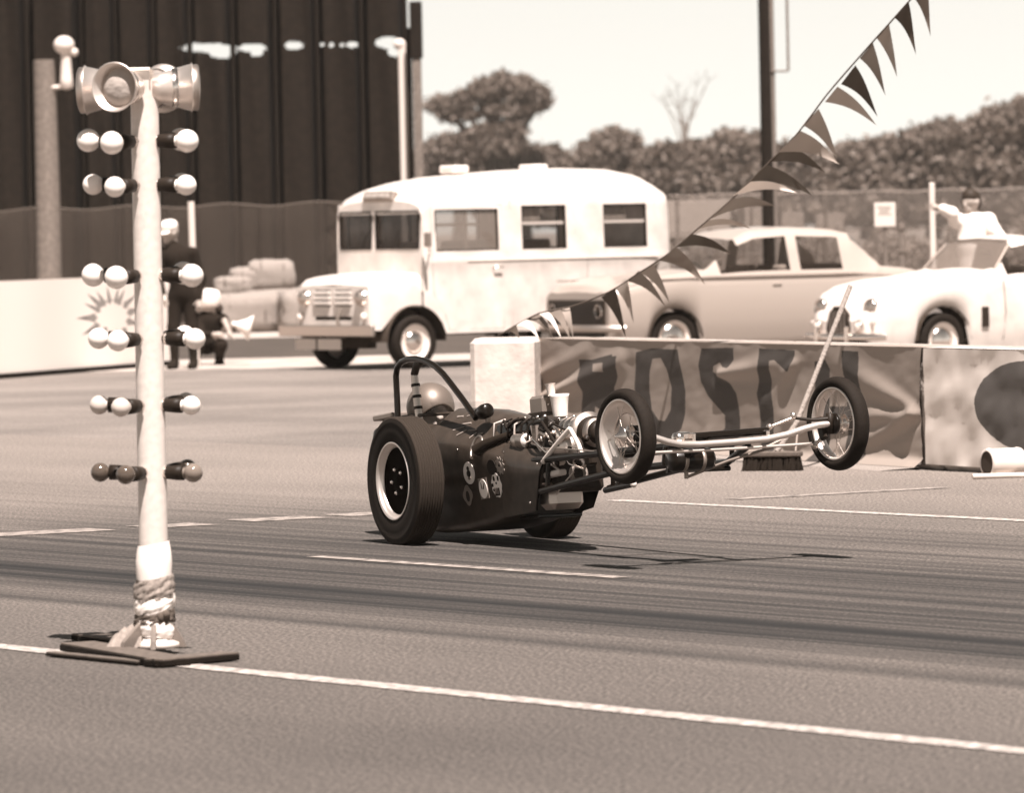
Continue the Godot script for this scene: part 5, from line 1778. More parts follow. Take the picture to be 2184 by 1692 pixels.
# ---------- the starting-light tree
func build_light_tree():
	var foot := gr(338, 1398)
	var D := -foot.z
	var o := thing("starting_light_tree", "pale pole of starting lights with round bulbs on stalks and four cowled lamps on top", "starting lights", foot)
	var P := func(px: float, py: float, dz := 0.0) -> Vector3: return at(px, py, D - dz) - foot
	var b := MB.new()
	var base: Vector3 = P.call(331, 1385)
	var top: Vector3 = P.call(309, 172)
	b.tube([base, base.lerp(top, 0.5), top], [0.058, 0.0565, 0.055], 28)
	part(o, "pole", b, M.pole_paint)
	var axis := (top - base).normalized()
	# head block and four cowled lamps
	b = MB.new()
	b.box(top + Vector3(-0.03, 0.0, -0.01), Vector3(0.13, 0.1, 0.12), Basis(), 0.01)
	part(o, "head_block", b, M.brushed)
	var hc: Vector3 = P.call(300, 188)
	for a in [[Vector3(-0.4, 0.0, 0.92), 0.07, 0.15], [Vector3(-0.985, -0.02, -0.1), 0.05, 0.165], [Vector3(0.99, -0.01, -0.12), 0.045, 0.16], [Vector3(0.4, 0.0, -0.92), 0.05, 0.15]]:
		var d: Vector3 = a[0].normalized()
		var s := Vector3.UP.cross(d).normalized()
		var t := Transform3D(Basis(s, d, s.cross(d)), hc + d * a[1])
		var l: float = a[2]
		b = MB.new()
		b.lathe([Vector2(0, 0), Vector2(0.058, 0.0), Vector2(0.062, 0.04), Vector2(0.094, l), Vector2(0.0985, l), Vector2(0.093, l - 0.003), Vector2(0.06, 0.06), Vector2(0.0, 0.055)], t, 32)
		var cowl := part(o, "lamp_cowl", b, M.aluminium)
		b = MB.new()
		b.lathe([Vector2(0.076, l * 0.62), Vector2(0.07, l * 0.74), Vector2(0.045, l * 0.86), Vector2(0, l * 0.9)], t, 28)
		part(cowl, "lens", b, M.concrete)
		b = MB.new()
		b.lathe([Vector2(0.076, l * 0.5), Vector2(0.08, l * 0.64), Vector2(0.074, l * 0.66)], t, 28)
		part(cowl, "lens_ring", b, M.chrome)
		if l > 0.155:
			b = MB.new()
			b.lathe([Vector2(0.09, l - 0.005), Vector2(0.092, l + 0.022), Vector2(0.086, l + 0.026), Vector2(0.05, l + 0.03), Vector2(0, l + 0.033)], t, 28)
			part(cowl, "front_lens", b, M.brushed)
	# six rows of four bulbs
	var rows := [[300, 0.5, 0.046, 190, 240, 400, "bulb_white", "bulb_white"], [394, 0.5, 0.041, 200, 246, 398, "bulb_white", "bulb_white"], [587, 0.5, 0.046, 200, 249, 410, "bulb_white", "bulb_white"], [722, 0.5, 0.042, 211, 252, 416, "bulb_white", "bulb_white"], [864, 0.5, 0.038, 212, 258, 408, "bulb_pale", "bulb_white"], [1008, 0.5, 0.038, 214, 268, 412, "bulb_dark", "bulb_mid"]]
	for r in rows:
		var y: float = r[0]
		var ctr := base.lerp(top, (P.call(320, y).y - base.y) / (top.y - base.y))
		var rad: float = r[2]
		var spots := [[P.call(r[3], y, -0.04), r[6]], [P.call(r[4], y + 5, 0.16), r[6]], [P.call(r[5], y + 1, 0.05), r[7]], [ctr + Vector3(0.13, 0.004, -0.17), r[6]]]
		for s in spots:
			var c: Vector3 = s[0]
			var d := (c - ctr).normalized()
			var sx := Vector3.UP.cross(d).normalized()
			var reach := (c - ctr).length()
			var t := Transform3D(Basis(sx, d, sx.cross(d)), ctr)
			b = MB.new()
			var e := reach - rad * 1.05
			b.lathe([Vector2(0.012, 0.045), Vector2(0.014, e - 0.075), Vector2(0.026, e - 0.07), Vector2(0.03, e - 0.03), Vector2(0.031, e), Vector2(0.024, e + 0.002), Vector2(0.0, e + 0.003)], t, 18)
			var h := part(o, "bulb_holder", b, M.holder)
			b = MB.new()
			var prof := [Vector2(0.021, e - 0.01), Vector2(0.022, e + 0.004)]
			for k in range(2, 15):
				var an := -PI / 2 + PI * k / 14.0
				prof.append(Vector2(maxf(rad * cos(an), 0.0) if k < 14 else 0.0, reach + rad * sin(an)))
			b.lathe(prof, t, 24)
			part(h, "bulb", b, M[s[1]])
			b = MB.new()
			b.lathe([Vector2(0.018, e - 0.082), Vector2(0.024, e - 0.08), Vector2(0.024, e - 0.066), Vector2(0.018, e - 0.064)], t, 14)
			part(h, "collar", b, M.chrome)
		# junction box and cable behind each row
		b = MB.new()
		b.box(ctr + Vector3(0.01, 0, -0.06), Vector3(0.07, 0.05, 0.05), Basis(), 0.006)
		part(o, "junction_box", b, M.holder)
	# wrappings at the foot: white tape, rag, white tape, dark rag, white tape
	var wr := [[1158, 1232, 0.0615, 0.069, "tape", 10.0], [1230, 1278, 0.07, 0.079, "rag", 12.0], [1270, 1305, 0.078, 0.075, "tape", 14.0], [1302, 1334, 0.073, 0.076, "rag_dark", 10.0], [1326, 1362, 0.0765, 0.073, "tape", -8.0]]
	var nz := FastNoiseLite.new()
	nz.frequency = 2.2
	var q := 0
	for w in wr:
		q += 1
		nz.seed = q
		b = MB.new()
		var y0: float = P.call(330, w[1]).y
		var y1: float = P.call(330, w[0]).y
		b.sheet(40, 10, func(u, v):
			var a: float = -u * TAU
			var tilt: float = w[5] * 0.0011 * cos(a + 0.6)
			var y: float = lerpf(y0, y1, v) + tilt
			var c := base.lerp(top, (y - base.y) / (top.y - base.y))
			var lump: float = 0.006 if w[4] == "tape" else 0.016
			var r: float = lerpf(w[3], w[2], v) + lump * nz.get_noise_3d(cos(a), sin(a), v * 2.0) * (1.0 if w[4] != "tape" or q > 1 else 0.2)
			r += 0.006 * sin(v * PI)
			return c + Vector3(cos(a) * r, 0, sin(a) * r) + Vector3(0, 0.0, 0))
		part(o, "wrapping", b, M[w[4]])
	b = MB.new()
	b.ball(P.call(352, 1312, 0.06), Vector3(0.02, 0.018, 0.02))
	b.ball(P.call(342, 1318, 0.07), Vector3(0.014, 0.02, 0.015))
	part(o, "rag_knot", b, M.rag_dark)
	# bracket feet: sloping cast gussets round the socket
	for a in [[Vector2(0.0, 0.98), 0.02], [Vector2(0.98, 0.2), 0.0], [Vector2(-0.98, 0.1), 0.0], [Vector2(0, -1), 0.0], [Vector2(-0.75, 0.7), 0.05]]:
		var d := Vector3(a[0].x, 0, a[0].y).normalized()
		var s := Vector3.UP.cross(d)
		b = MB.new()
		b.plate([Vector2(0.03, 0.03), Vector2(0.125 + a[1], 0.03), Vector2(0.115 + a[1], 0.06), Vector2(0.062, 0.145), Vector2(0.03, 0.15)], 0.02, Transform3D(Basis(d, Vector3.UP, -s), base * Vector3(1, 0, 1)))
		part(o, "gusset", b, M.post_grey)
	b = MB.new()
	b.lathe([Vector2(0.0, 0.03), Vector2(0.1, 0.03), Vector2(0.1, 0.05), Vector2(0.072, 0.06), Vector2(0.066, 0.13), Vector2(0.06, 0.14)], Transform3D(Basis(), base * Vector3(1, 0, 1)), 20)
	part(o, "socket", b, M.pole_paint)
	b = MB.new()
	b.sheet(14, 8, func(u, v):
		var e: float = lerpf(-0.19, -0.05, u)
		return base * Vector3(1, 0, 1) + Vector3(e, 0.035 + 0.085 * pow(sin(clampf(u * 1.25, 0, 1) * PI * 0.5), 0.7) * sin(v * PI) + 0.012 * nz.get_noise_2d(u * 3.0, v * 3.0), lerpf(0.09, -0.06, v)))
	part(o, "cloth_bundle", b, M.rag)
	# crossed timbers it stands on
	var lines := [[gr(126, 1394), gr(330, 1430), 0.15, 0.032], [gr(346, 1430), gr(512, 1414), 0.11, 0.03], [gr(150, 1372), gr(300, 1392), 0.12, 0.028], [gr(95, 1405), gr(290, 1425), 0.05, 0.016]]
	for l in lines:
		var a: Vector3 = l[0] - foot
		var c: Vector3 = l[1] - foot
		var d := (c - a).normalized()
		var s := d.cross(Vector3.UP).normalized()
		if s.z < 0: s = -s
		var mid: Vector3 = (a + c) / 2 - s * l[2] / 2 + Vector3(0, l[3] / 2 + 0.005, 0)
		b = MB.new()
		b.box(mid, Vector3((c - a).length(), l[3] - 0.006, l[2]), Basis(d, Vector3.UP, d.cross(Vector3.UP)), 0.004)
		var pl := part(o, "timber", b, M.near_black)
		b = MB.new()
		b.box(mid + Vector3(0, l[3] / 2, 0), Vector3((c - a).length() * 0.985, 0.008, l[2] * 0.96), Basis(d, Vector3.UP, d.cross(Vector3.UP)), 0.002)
		part(pl, "lit_top", b, M.timber)  # paler slab: the lit look of the top is put into its colour

# ---------- the dragster, front wheels in the air.  Local: x forward, y up, +z the near (right-hand) side
func slick(o: Node3D, z: float, face: float):
	var w := Node3D.new()
	w.name = "rear_wheel"
	o.add_child(w, true)
	w.position = Vector3(0, 0.338, z)
	w.scale = Vector3(1.0 / 1.14, 1, 1)
	var t := Transform3D(Basis(Vector3(1, 0, 0), Vector3(0, 0, face * 0.78), Vector3(0, -face, 0)), Vector3.ZERO)
	var prof := [Vector2(0.198, -0.088), Vector2(0.22, -0.1), Vector2(0.27, -0.104), Vector2(0.312, -0.1), Vector2(0.329, -0.094)]
	var tread := [Vector2(0.329, -0.094), Vector2(0.3355, -0.088)]
	for k in 8:
		var h := -0.07 + k * 0.02
		tread.append_array([Vector2(0.338, h - 0.003), Vector2(0.3345, h - 0.002), Vector2(0.3345, h + 0.002), Vector2(0.338, h + 0.003)])
	tread.append_array([Vector2(0.3355, 0.088), Vector2(0.329, 0.094)])
	var b := MB.new()
	b.lathe(prof, t, 64)
	b.lathe([Vector2(0.329, 0.094), Vector2(0.312, 0.101), Vector2(0.3, 0.104), Vector2(0.298, 0.102), Vector2(0.27, 0.107), Vector2(0.24, 0.106), Vector2(0.222, 0.1), Vector2(0.216, 0.096), Vector2(0.205, 0.092), Vector2(0.198, 0.082)], t, 64)
	var ty := part(w, "tyre", b, M.rubber)
	b = MB.new()
	b.lathe(tread, t, 64)
	part(ty, "tread", b, M.rubber_tread)
	b = MB.new()
	b.lathe([Vector2(0.197, 0.07), Vector2(0.2, 0.09), Vector2(0.207, 0.099), Vector2(0.203, 0.104), Vector2(0.196, 0.1), Vector2(0.19, 0.09), Vector2(0.188, 0.078), Vector2(0.18, 0.074), Vector2(0.177, 0.056), Vector2(0.173, 0.03)], t, 56)
	part(w, "rim", b, M.aluminium)
	b = MB.new()
	b.lathe([Vector2(0.1765, 0.055), Vector2(0.17, 0.046), Vector2(0.13, 0.036), Vector2(0.085, 0.046), Vector2(0.045, 0.05), Vector2(0.04, 0.062), Vector2(0, 0.064)], t, 40)
	var c := part(w, "wheel_centre", b, M.matt_black)
	for k in 5:
		var a := TAU * k / 5.0 + 0.5
		b = MB.new()
		b.lathe([Vector2(0.011, 0.04), Vector2(0.011, 0.066), Vector2(0.007, 0.075), Vector2(0, 0.077)], t * Transform3D(Basis(), Vector3(cos(a) * 0.064, 0, sin(a) * 0.064)), 6, true)
		part(c, "nut", b, M.chrome)

func front_wheel(o: Node3D, c: Vector3, face: float, steer: float):
	var w := Node3D.new()
	w.name = "front_wheel"
	o.add_child(w, true)
	w.position = c
	w.rotation.y = steer
	w.transform.basis = Basis.from_scale(Vector3(1.0 / 1.14, 1, 1.0 / 0.963)) * Basis(Vector3.UP, steer)
	var t := Transform3D(Basis(Vector3(1, 0, 0), Vector3(0, 0, face), Vector3(0, -face, 0)), Vector3.ZERO)
	var r := 0.23
	var b := MB.new()
	var prof := []
	for k in 19:
		var a := -PI * 0.78 + TAU * 0.78 * k / 18.0
		var cc := cos(a)
		prof.append(Vector2(0.2 + 0.03 * cc, 0.041 * sin(a) * (1.0 if absf(a) < 1.2 else 0.96)))
	b.lathe(prof, t, 56)
	part(w, "tyre", b, M.rubber)
	b = MB.new()
	b.lathe([Vector2(0.18, -0.03), Vector2(0.176, -0.034), Vector2(0.168, -0.03), Vector2(0.163, -0.01), Vector2(0.163, 0.012), Vector2(0.17, 0.032), Vector2(0.178, 0.036), Vector2(0.182, 0.03)], t, 56)
	part(w, "rim", b, M.aluminium)
	if face > 0:
		b = MB.new()
		b.lathe([Vector2(0.166, 0.024), Vector2(0.158, 0.014), Vector2(0.118, -0.006), Vector2(0.108, -0.012), Vector2(0.112, -0.014), Vector2(0.16, 0.004)], t, 56)
		part(w, "rim_flange", b, M.aluminium)
	b = MB.new()
	b.lathe([Vector2(0, 0.06), Vector2(0.01, 0.058), Vector2(0.012, 0.05), Vector2(0.018, 0.048), Vector2(0.02, 0.04), Vector2(0.05, 0.032), Vector2(0.052, 0.026), Vector2(0.03, 0.018), Vector2(0.028, -0.018), Vector2(0.052, -0.026), Vector2(0.05, -0.034), Vector2(0.0, -0.04)], t, 28)
	part(w, "hub", b, M.chrome)
	for k in 18:
		var a := TAU * k / 18.0
		var side := 1.0 if k % 2 == 0 else -1.0
		var lead := 0.55 if (k / 2) % 2 == 0 else -0.55
		b = MB.new()
		b.tube([t * Vector3(cos(a) * 0.046, side * 0.026, sin(a) * 0.046), t * Vector3(cos(a + lead) * 0.165, side * 0.006, sin(a + lead) * 0.165)], 0.0017, 5, false)
		part(w, "spoke", b, M.brushed)

func decal(o: Node3D, called: String, outline: Array, c: Vector3, m: Material, thick := 0.003) -> MeshInstance3D:
	var b := MB.new()
	var h := hull_at(minf(c.x, 0.62), c.y)
	var lean := Basis(Vector3(1, 0, 0), -h[1]) if c.x < 0.7 else Basis()
	b.plate(outline, thick, Transform3D(lean * Basis(Vector3(0, 0, 1), 0.14), Vector3(c.x, c.y, h[0] + c.z)))
	return part(o, called, b, m)
func oval(rx: float, ry: float, n := 28, wob := 0.0, lob := 8) -> Array:
	var out := []
	for k in n: out.append(Vector2(cos(TAU * k / n) * rx * (1.0 + wob * cos(TAU * k / n * lob)), sin(TAU * k / n) * ry * (1.0 + wob * cos(TAU * k / n * lob))))
	return out

# one cross-section of the dragster's hull: half width, bottom, shoulder, top at each station
const HULL := [[0.64, 0.235, 0.165, 0.46, 0.62], [0.56, 0.242, 0.145, 0.47, 0.645], [0.4, 0.25, 0.105, 0.49, 0.685], [0.2, 0.256, 0.07, 0.51, 0.705], [-0.12, 0.26, 0.045, 0.53, 0.705], [-0.4, 0.26, 0.05, 0.54, 0.685], [-0.72, 0.235, 0.16, 0.54, 0.665], [-0.84, 0.2, 0.3, 0.5, 0.65], [-0.9, 0.16, 0.42, 0.54, 0.635]]
func hull(x: float) -> Array:
	var t := lerp_table(HULL, x)
	var hw: float = t[0]
	var half := [Vector3(x, t[1], 0), Vector3(x, t[1], hw * 0.6), Vector3(x, t[1] + 0.012, hw * 0.8), Vector3(x, t[1] + 0.045, hw * 0.86)]
	for f in [0.4, 0.8]: half.append(Vector3(x, lerpf(t[1] + 0.045, t[2], f), hw * (0.86 + 0.14 * f)))
	half.append(Vector3(x, t[2], hw))
	half.append(Vector3(x, t[2] + 0.022, hw * 0.965))
	for f in [0.12, 0.5, 0.88]: half.append(Vector3(x, lerpf(t[2] + 0.03, t[3] - 0.02, f), hw * lerpf(0.95, 0.42, f)))
	half.append(Vector3(x, t[3] - 0.004, hw * 0.24))
	half.append(Vector3(x, t[3], 0))
	var ring := half.duplicate()
	for k in range(half.size() - 2, -1, -1): ring.append(half[k] * Vector3(1, 1, -1))
	return ring
func hull_at(x: float, y: float) -> Array:   # point on the near flank and how far it leans back
	var r := hull(x)
	for k in range(3, 12):
		if r[k].y <= y and r[k + 1].y >= y and r[k + 1].y > r[k].y:
			var f: float = (y - r[k].y) / (r[k + 1].y - r[k].y)
			return [lerpf(r[k].z, r[k + 1].z, f), atan2(r[k].z - r[k + 1].z, r[k + 1].y - r[k].y)]
	return [r[4].z, 0.0]

func build_dragster():
	var pos := Vector3(-0.19, 0, -29.69)
	var turn := deg_to_rad(-64)
	var o := thing("dragster", "dark maroon dragster with its spoked front wheels lifted off the track", "race car", pos, turn)
	o.scale = Vector3(1.14, 1, 0.963)
	slick(o, 0.458, 1.0)
	slick(o, -0.405, -1.0)
	front_wheel(o, Vector3(2.48, 0.647, 0.61), 1.0, 0.105)
	front_wheel(o, Vector3(2.48, 0.668, -0.597), -1.0, 0.105)
	var b: MB
	# rear axle
	b = MB.new()
	b.tube([Vector3(0, 0.338, -0.36), Vector3(0, 0.338, 0.4)], 0.04, 12)
	b.ball(Vector3(0, 0.338, 0), Vector3(0.12, 0.13, 0.1))
	part(o, "rear_axle", b, M.holder)
	# body shell
	var rings := []
	var xs := stations(-0.9, 0.64, 0.055, [-0.12, -0.68])
	for x in xs: rings.append(hull(x))
	var sk := skins(rings, func(i, j):
		var side: int = j if j < 12 else 23 - j
		var xm: float = (xs[i] + xs[i + 1]) / 2.0
		return "" if side >= 9 and xm < -0.12 and xm > -0.68 else "body")
	cap(sk.body, rings[-1])
	cap(sk.body, rings[0], true)
	var body := part(o, "body", sk.body, M.maroon)
	# cockpit rim and seat back
	b = MB.new()
	var rim := []
	for k in 33:
		var a := TAU * k / 32.0
		rim.append(Vector3(-0.4 + 0.285 * cos(a), 0.66 + 0.018 * cos(a), 0.17 * signf(sin(a)) * pow(absf(sin(a)), 0.6)))
	b.tube(rim, 0.009, 8, false)
	part(body, "cockpit_rim", b, M.leather)
	b = MB.new()
	b.box(Vector3(-0.72, 0.45, 0), Vector3(0.05, 0.4, 0.34), Basis(Vector3(0, 0, 1), 0.2), 0.03)
	part(o, "seat_back", b, M.leather)
	# low perspex wind deflector
	b = MB.new()
	b.sheet(16, 3, func(u, v):
		var a: float = lerpf(-1.25, 1.25, u)
		return Vector3(-0.27 + 0.16 * cos(a) - v * 0.03, 0.69 + v * 0.045, 0.17 * sin(a)))
	part(o, "wind_deflector", b, M.pane)
	# scoops of pale metal at the tail
	b = MB.new()
	b.box(Vector3(-0.76, 0.645, 0.1), Vector3(0.22, 0.03, 0.16), Basis(Vector3(0, 0, 1), 0.12), 0.01)
	part(o, "tail_panel", b, M.dull_metal)
	# side panels running forward beside the engine
	for s in [1.0, -1.0]:
		var x1 := 1.03 if s > 0 else 0.95
		b = MB.new()
		b.sheet(16, 10, func(u, v):
			var x: float = lerpf(0.6, x1, u) - (0.13 * (1.0 - v) * u)
			var y0: float = lerpf(0.16, 0.205, u)
			var y1: float = lerpf(0.545, 0.505, u)
			var zz: float = lerpf(0.238, 0.222, u) * (0.88 + 0.12 * minf(1.0, v * 1.5)) - 0.05 * pow(maxf(0.0, v - 0.72) / 0.28, 2.0)
			return Vector3(x, lerpf(y0, y1, v), zz * s))
		part(o, "side_panel", b, M.maroon)
		b = MB.new()
		b.sheet(16, 10, func(u, v):
			var x: float = lerpf(0.6, x1, u) - (0.13 * (1.0 - v) * u)
			var y0: float = lerpf(0.16, 0.205, u)
			var y1: float = lerpf(0.545, 0.505, u)
			return Vector3(x, lerpf(y0, y1, v), (lerpf(0.226, 0.21, u) * (0.88 + 0.12 * minf(1.0, v * 1.5)) - 0.05 * pow(maxf(0.0, v - 0.72) / 0.28, 2.0)) * s))
		part(o, "panel_lining", b, M.black_paint)
	b = MB.new()
	b.box(Vector3(0.72, 0.165, 0), Vector3(0.2, 0.02, 0.26), Basis(Vector3(0, 0, 1), 0.09), 0.006)
	part(o, "belly_pan", b, M.black_paint)
	# decals on the near side
	var d1 := decal(o, "decal", oval(0.058, 0.058), Vector3(0.3, 0.38, 0.002), M.decal_white)
	decal(d1, "print", oval(0.02, 0.018), Vector3(0.3, 0.378, 0.0045), M.decal_black)
	decal(d1, "print", oval(0.012, 0.012), Vector3(0.296, 0.404, 0.0045), M.decal_black)
	decal(d1, "print", oval(0.014, 0.009), Vector3(0.304, 0.354, 0.0045), M.decal_mid)
	var d2 := decal(o, "decal", oval(0.047, 0.05, 28, 0.1, 4), Vector3(0.265, 0.262, 0.002), M.decal_mid)
	decal(d2, "print", oval(0.016, 0.028), Vector3(0.268, 0.258, 0.0045), M.holder)
	var d3 := decal(o, "decal", [Vector2(-0.045, -0.055), Vector2(0.045, -0.055), Vector2(0.045, 0.055), Vector2(-0.045, 0.055)], Vector3(0.43, 0.305, 0.002), M.dull_metal)
	decal(d3, "print", oval(0.042, 0.05), Vector3(0.43, 0.303, 0.0045), M.decal_white)
	for q in [[-0.012, -0.35], [0.012, 0.35]]:
		var bb := MB.new()
		bb.box(Vector3(0.43 + q[0], 0.318, hull_at(0.43, 0.318)[0] + 0.0075), Vector3(0.005, 0.035, 0.002), Basis(Vector3(0, 0, 1), -q[1]))
		part(d3, "print", bb, M.decal_black)
	var d4 := decal(o, "decal", oval(0.052, 0.062, 36, 0.05, 9), Vector3(0.56, 0.325, 0.002), M.decal_white)
	for q in [[-0.02, 0.035, 0.009, 0.014], [0.02, 0.037, 0.009, 0.014], [-0.038, 0.0, 0.007, 0.01], [0.037, 0.002, 0.007, 0.01], [0.0, 0.012, 0.006, 0.006], [-0.03, -0.025, 0.006, 0.008], [0.032, -0.024, 0.006, 0.008]]:
		decal(d4, "print", oval(q[2], q[3], 14), Vector3(0.56 + q[0], 0.325 + q[1], 0.0045), M.decal_black)
	decal(d4, "print", [Vector2(-0.024, -0.024), Vector2(0.024, -0.024), Vector2(0.026, 0.016), Vector2(-0.026, 0.016)], Vector3(0.56, 0.295, 0.0045), M.decal_black)
	for k in 3:
		decal(d4, "print", [Vector2(-0.003, -0.016), Vector2(0.003, -0.016), Vector2(0.003, 0.016), Vector2(-0.003, 0.016)], Vector3(0.546 + k * 0.014, 0.297, 0.007), M.decal_mid)
	var d5 := decal(o, "decal", oval(0.04, 0.042, 40, 0.16, 10), Vector3(0.62, 0.43, 0.008), M.rag)
	decal(d5, "print", oval(0.018, 0.02), Vector3(0.62, 0.43, 0.0105), M.decal_mid)
	decal(d5, "print", oval(0.008, 0.008, 12), Vector3(0.62, 0.432, 0.013), M.decal_black)
	decal(o, "black_disc", oval(0.045, 0.04), Vector3(0.53, 0.418, 0.002), M.decal_black)  # flat black disc laid on the flank, nothing cut open
	for q in [[0.42, 0.5], [0.62, 0.5], [0.9, 0.25], [0.2, 0.5], [0.98, 0.45]]:
		b = MB.new()
		b.ball(Vector3(q[0], q[1], hull_at(q[0], q[1])[0] if q[0] < 0.64 else 0.228), Vector3(0.007, 0.007, 0.005), Basis(), 10, 6)
		part(o, "fastener", b, M.chrome)
	# hand-painted strokes on the cowl
	for q in [[0.1, 0.605, 0.3, 0.09], [0.16, 0.585, 0.6, 0.07], [0.24, 0.6, 0.12, 0.08], [0.28, 0.575, 0.9, 0.05], [0.33, 0.585, 0.25, 0.045], [0.14, 0.632, 0.15, 0.08], [0.02, 0.665, 0.1, 0.06], [0.1, 0.672, 0.6, 0.035], [0.16, 0.668, -0.4, 0.035], [0.21, 0.672, 0.3, 0.03]]:
		b = MB.new()
		var h := hull_at(q[0], q[1])
		b.box(Vector3(q[0], q[1], h[0] + 0.002), Vector3(q[3], 0.009, 0.004), Basis(Vector3(1, 0, 0), -h[1]) * Basis(Vector3(0, 0, 1), q[2]))
		part(o, "painted_stroke", b, M.rag)
	# roll bar
	b = MB.new()
	b.tube([Vector3(-0.54, 0.6, 0.2), Vector3(-0.545, 0.75, 0.2), Vector3(-0.552, 0.87, 0.2), Vector3(-0.54, 0.915, 0.198), Vector3(-0.5, 0.945, 0.195), Vector3(-0.43, 0.962, 0.193), Vector3(-0.34, 0.965, 0.192), Vector3(-0.23, 0.955, 0.192), Vector3(-0.13, 0.93, 0.193), Vector3(-0.04, 0.89, 0.195), Vector3(0.06, 0.83, 0.197), Vector3(0.17, 0.76, 0.198), Vector3(0.31, 0.665, 0.2)], 0.017, 12)
	var rb := part(o, "roll_bar", b, M.black_paint)
	b = MB.new()
	b.tube([Vector3(-0.3, 0.955, 0.18), Vector3(-0.38, 0.93, 0.165), Vector3(-0.42, 0.88, 0.16)], 0.021, 10)
	part(rb, "padding", b, M.leather)
	b = MB.new()
	b.tube([Vector3(-0.42, 0.89, 0.16), Vector3(-0.4, 0.77, 0.16), Vector3(-0.37, 0.62, 0.16)], [0.02, 0.022, 0.021], 10)
	part(rb, "brace", b, M.brushed)
	for k in 3:
		b = MB.new()
		b.tube([Vector3(-0.41 + k * 0.012, 0.83 - k * 0.06, 0.16), Vector3(-0.407 + k * 0.012, 0.815 - k * 0.06, 0.16)], 0.0245, 10)
		part(rb, "clip", b, M.holder)
	# cowl-mounted black instrument pod
	b = MB.new()
	b.lathe([Vector2(0, -0.045), Vector2(0.034, -0.043), Vector2(0.04, 0.0), Vector2(0.038, 0.04), Vector2(0.028, 0.047), Vector2(0, 0.05)], Transform3D(Basis(Vector3(0, 0, 1), -1.35), Vector3(0.36, 0.7, 0.18)), 18)
	part(o, "tachometer", b, M.black_paint)
	b = MB.new()
	b.box(Vector3(0.38, 0.66, 0.17), Vector3(0.03, 0.03, 0.02), Basis(), 0.004)
	part(o, "tachometer_bracket", b, M.dull_metal)
	build_engine(o)
	engine_clutter(o)
	var before := o.get_child_count()
	build_front_end(o)
	for k in range(before, o.get_child_count()): o.get_child(k).position.y = 0.014
	build_driver(o)

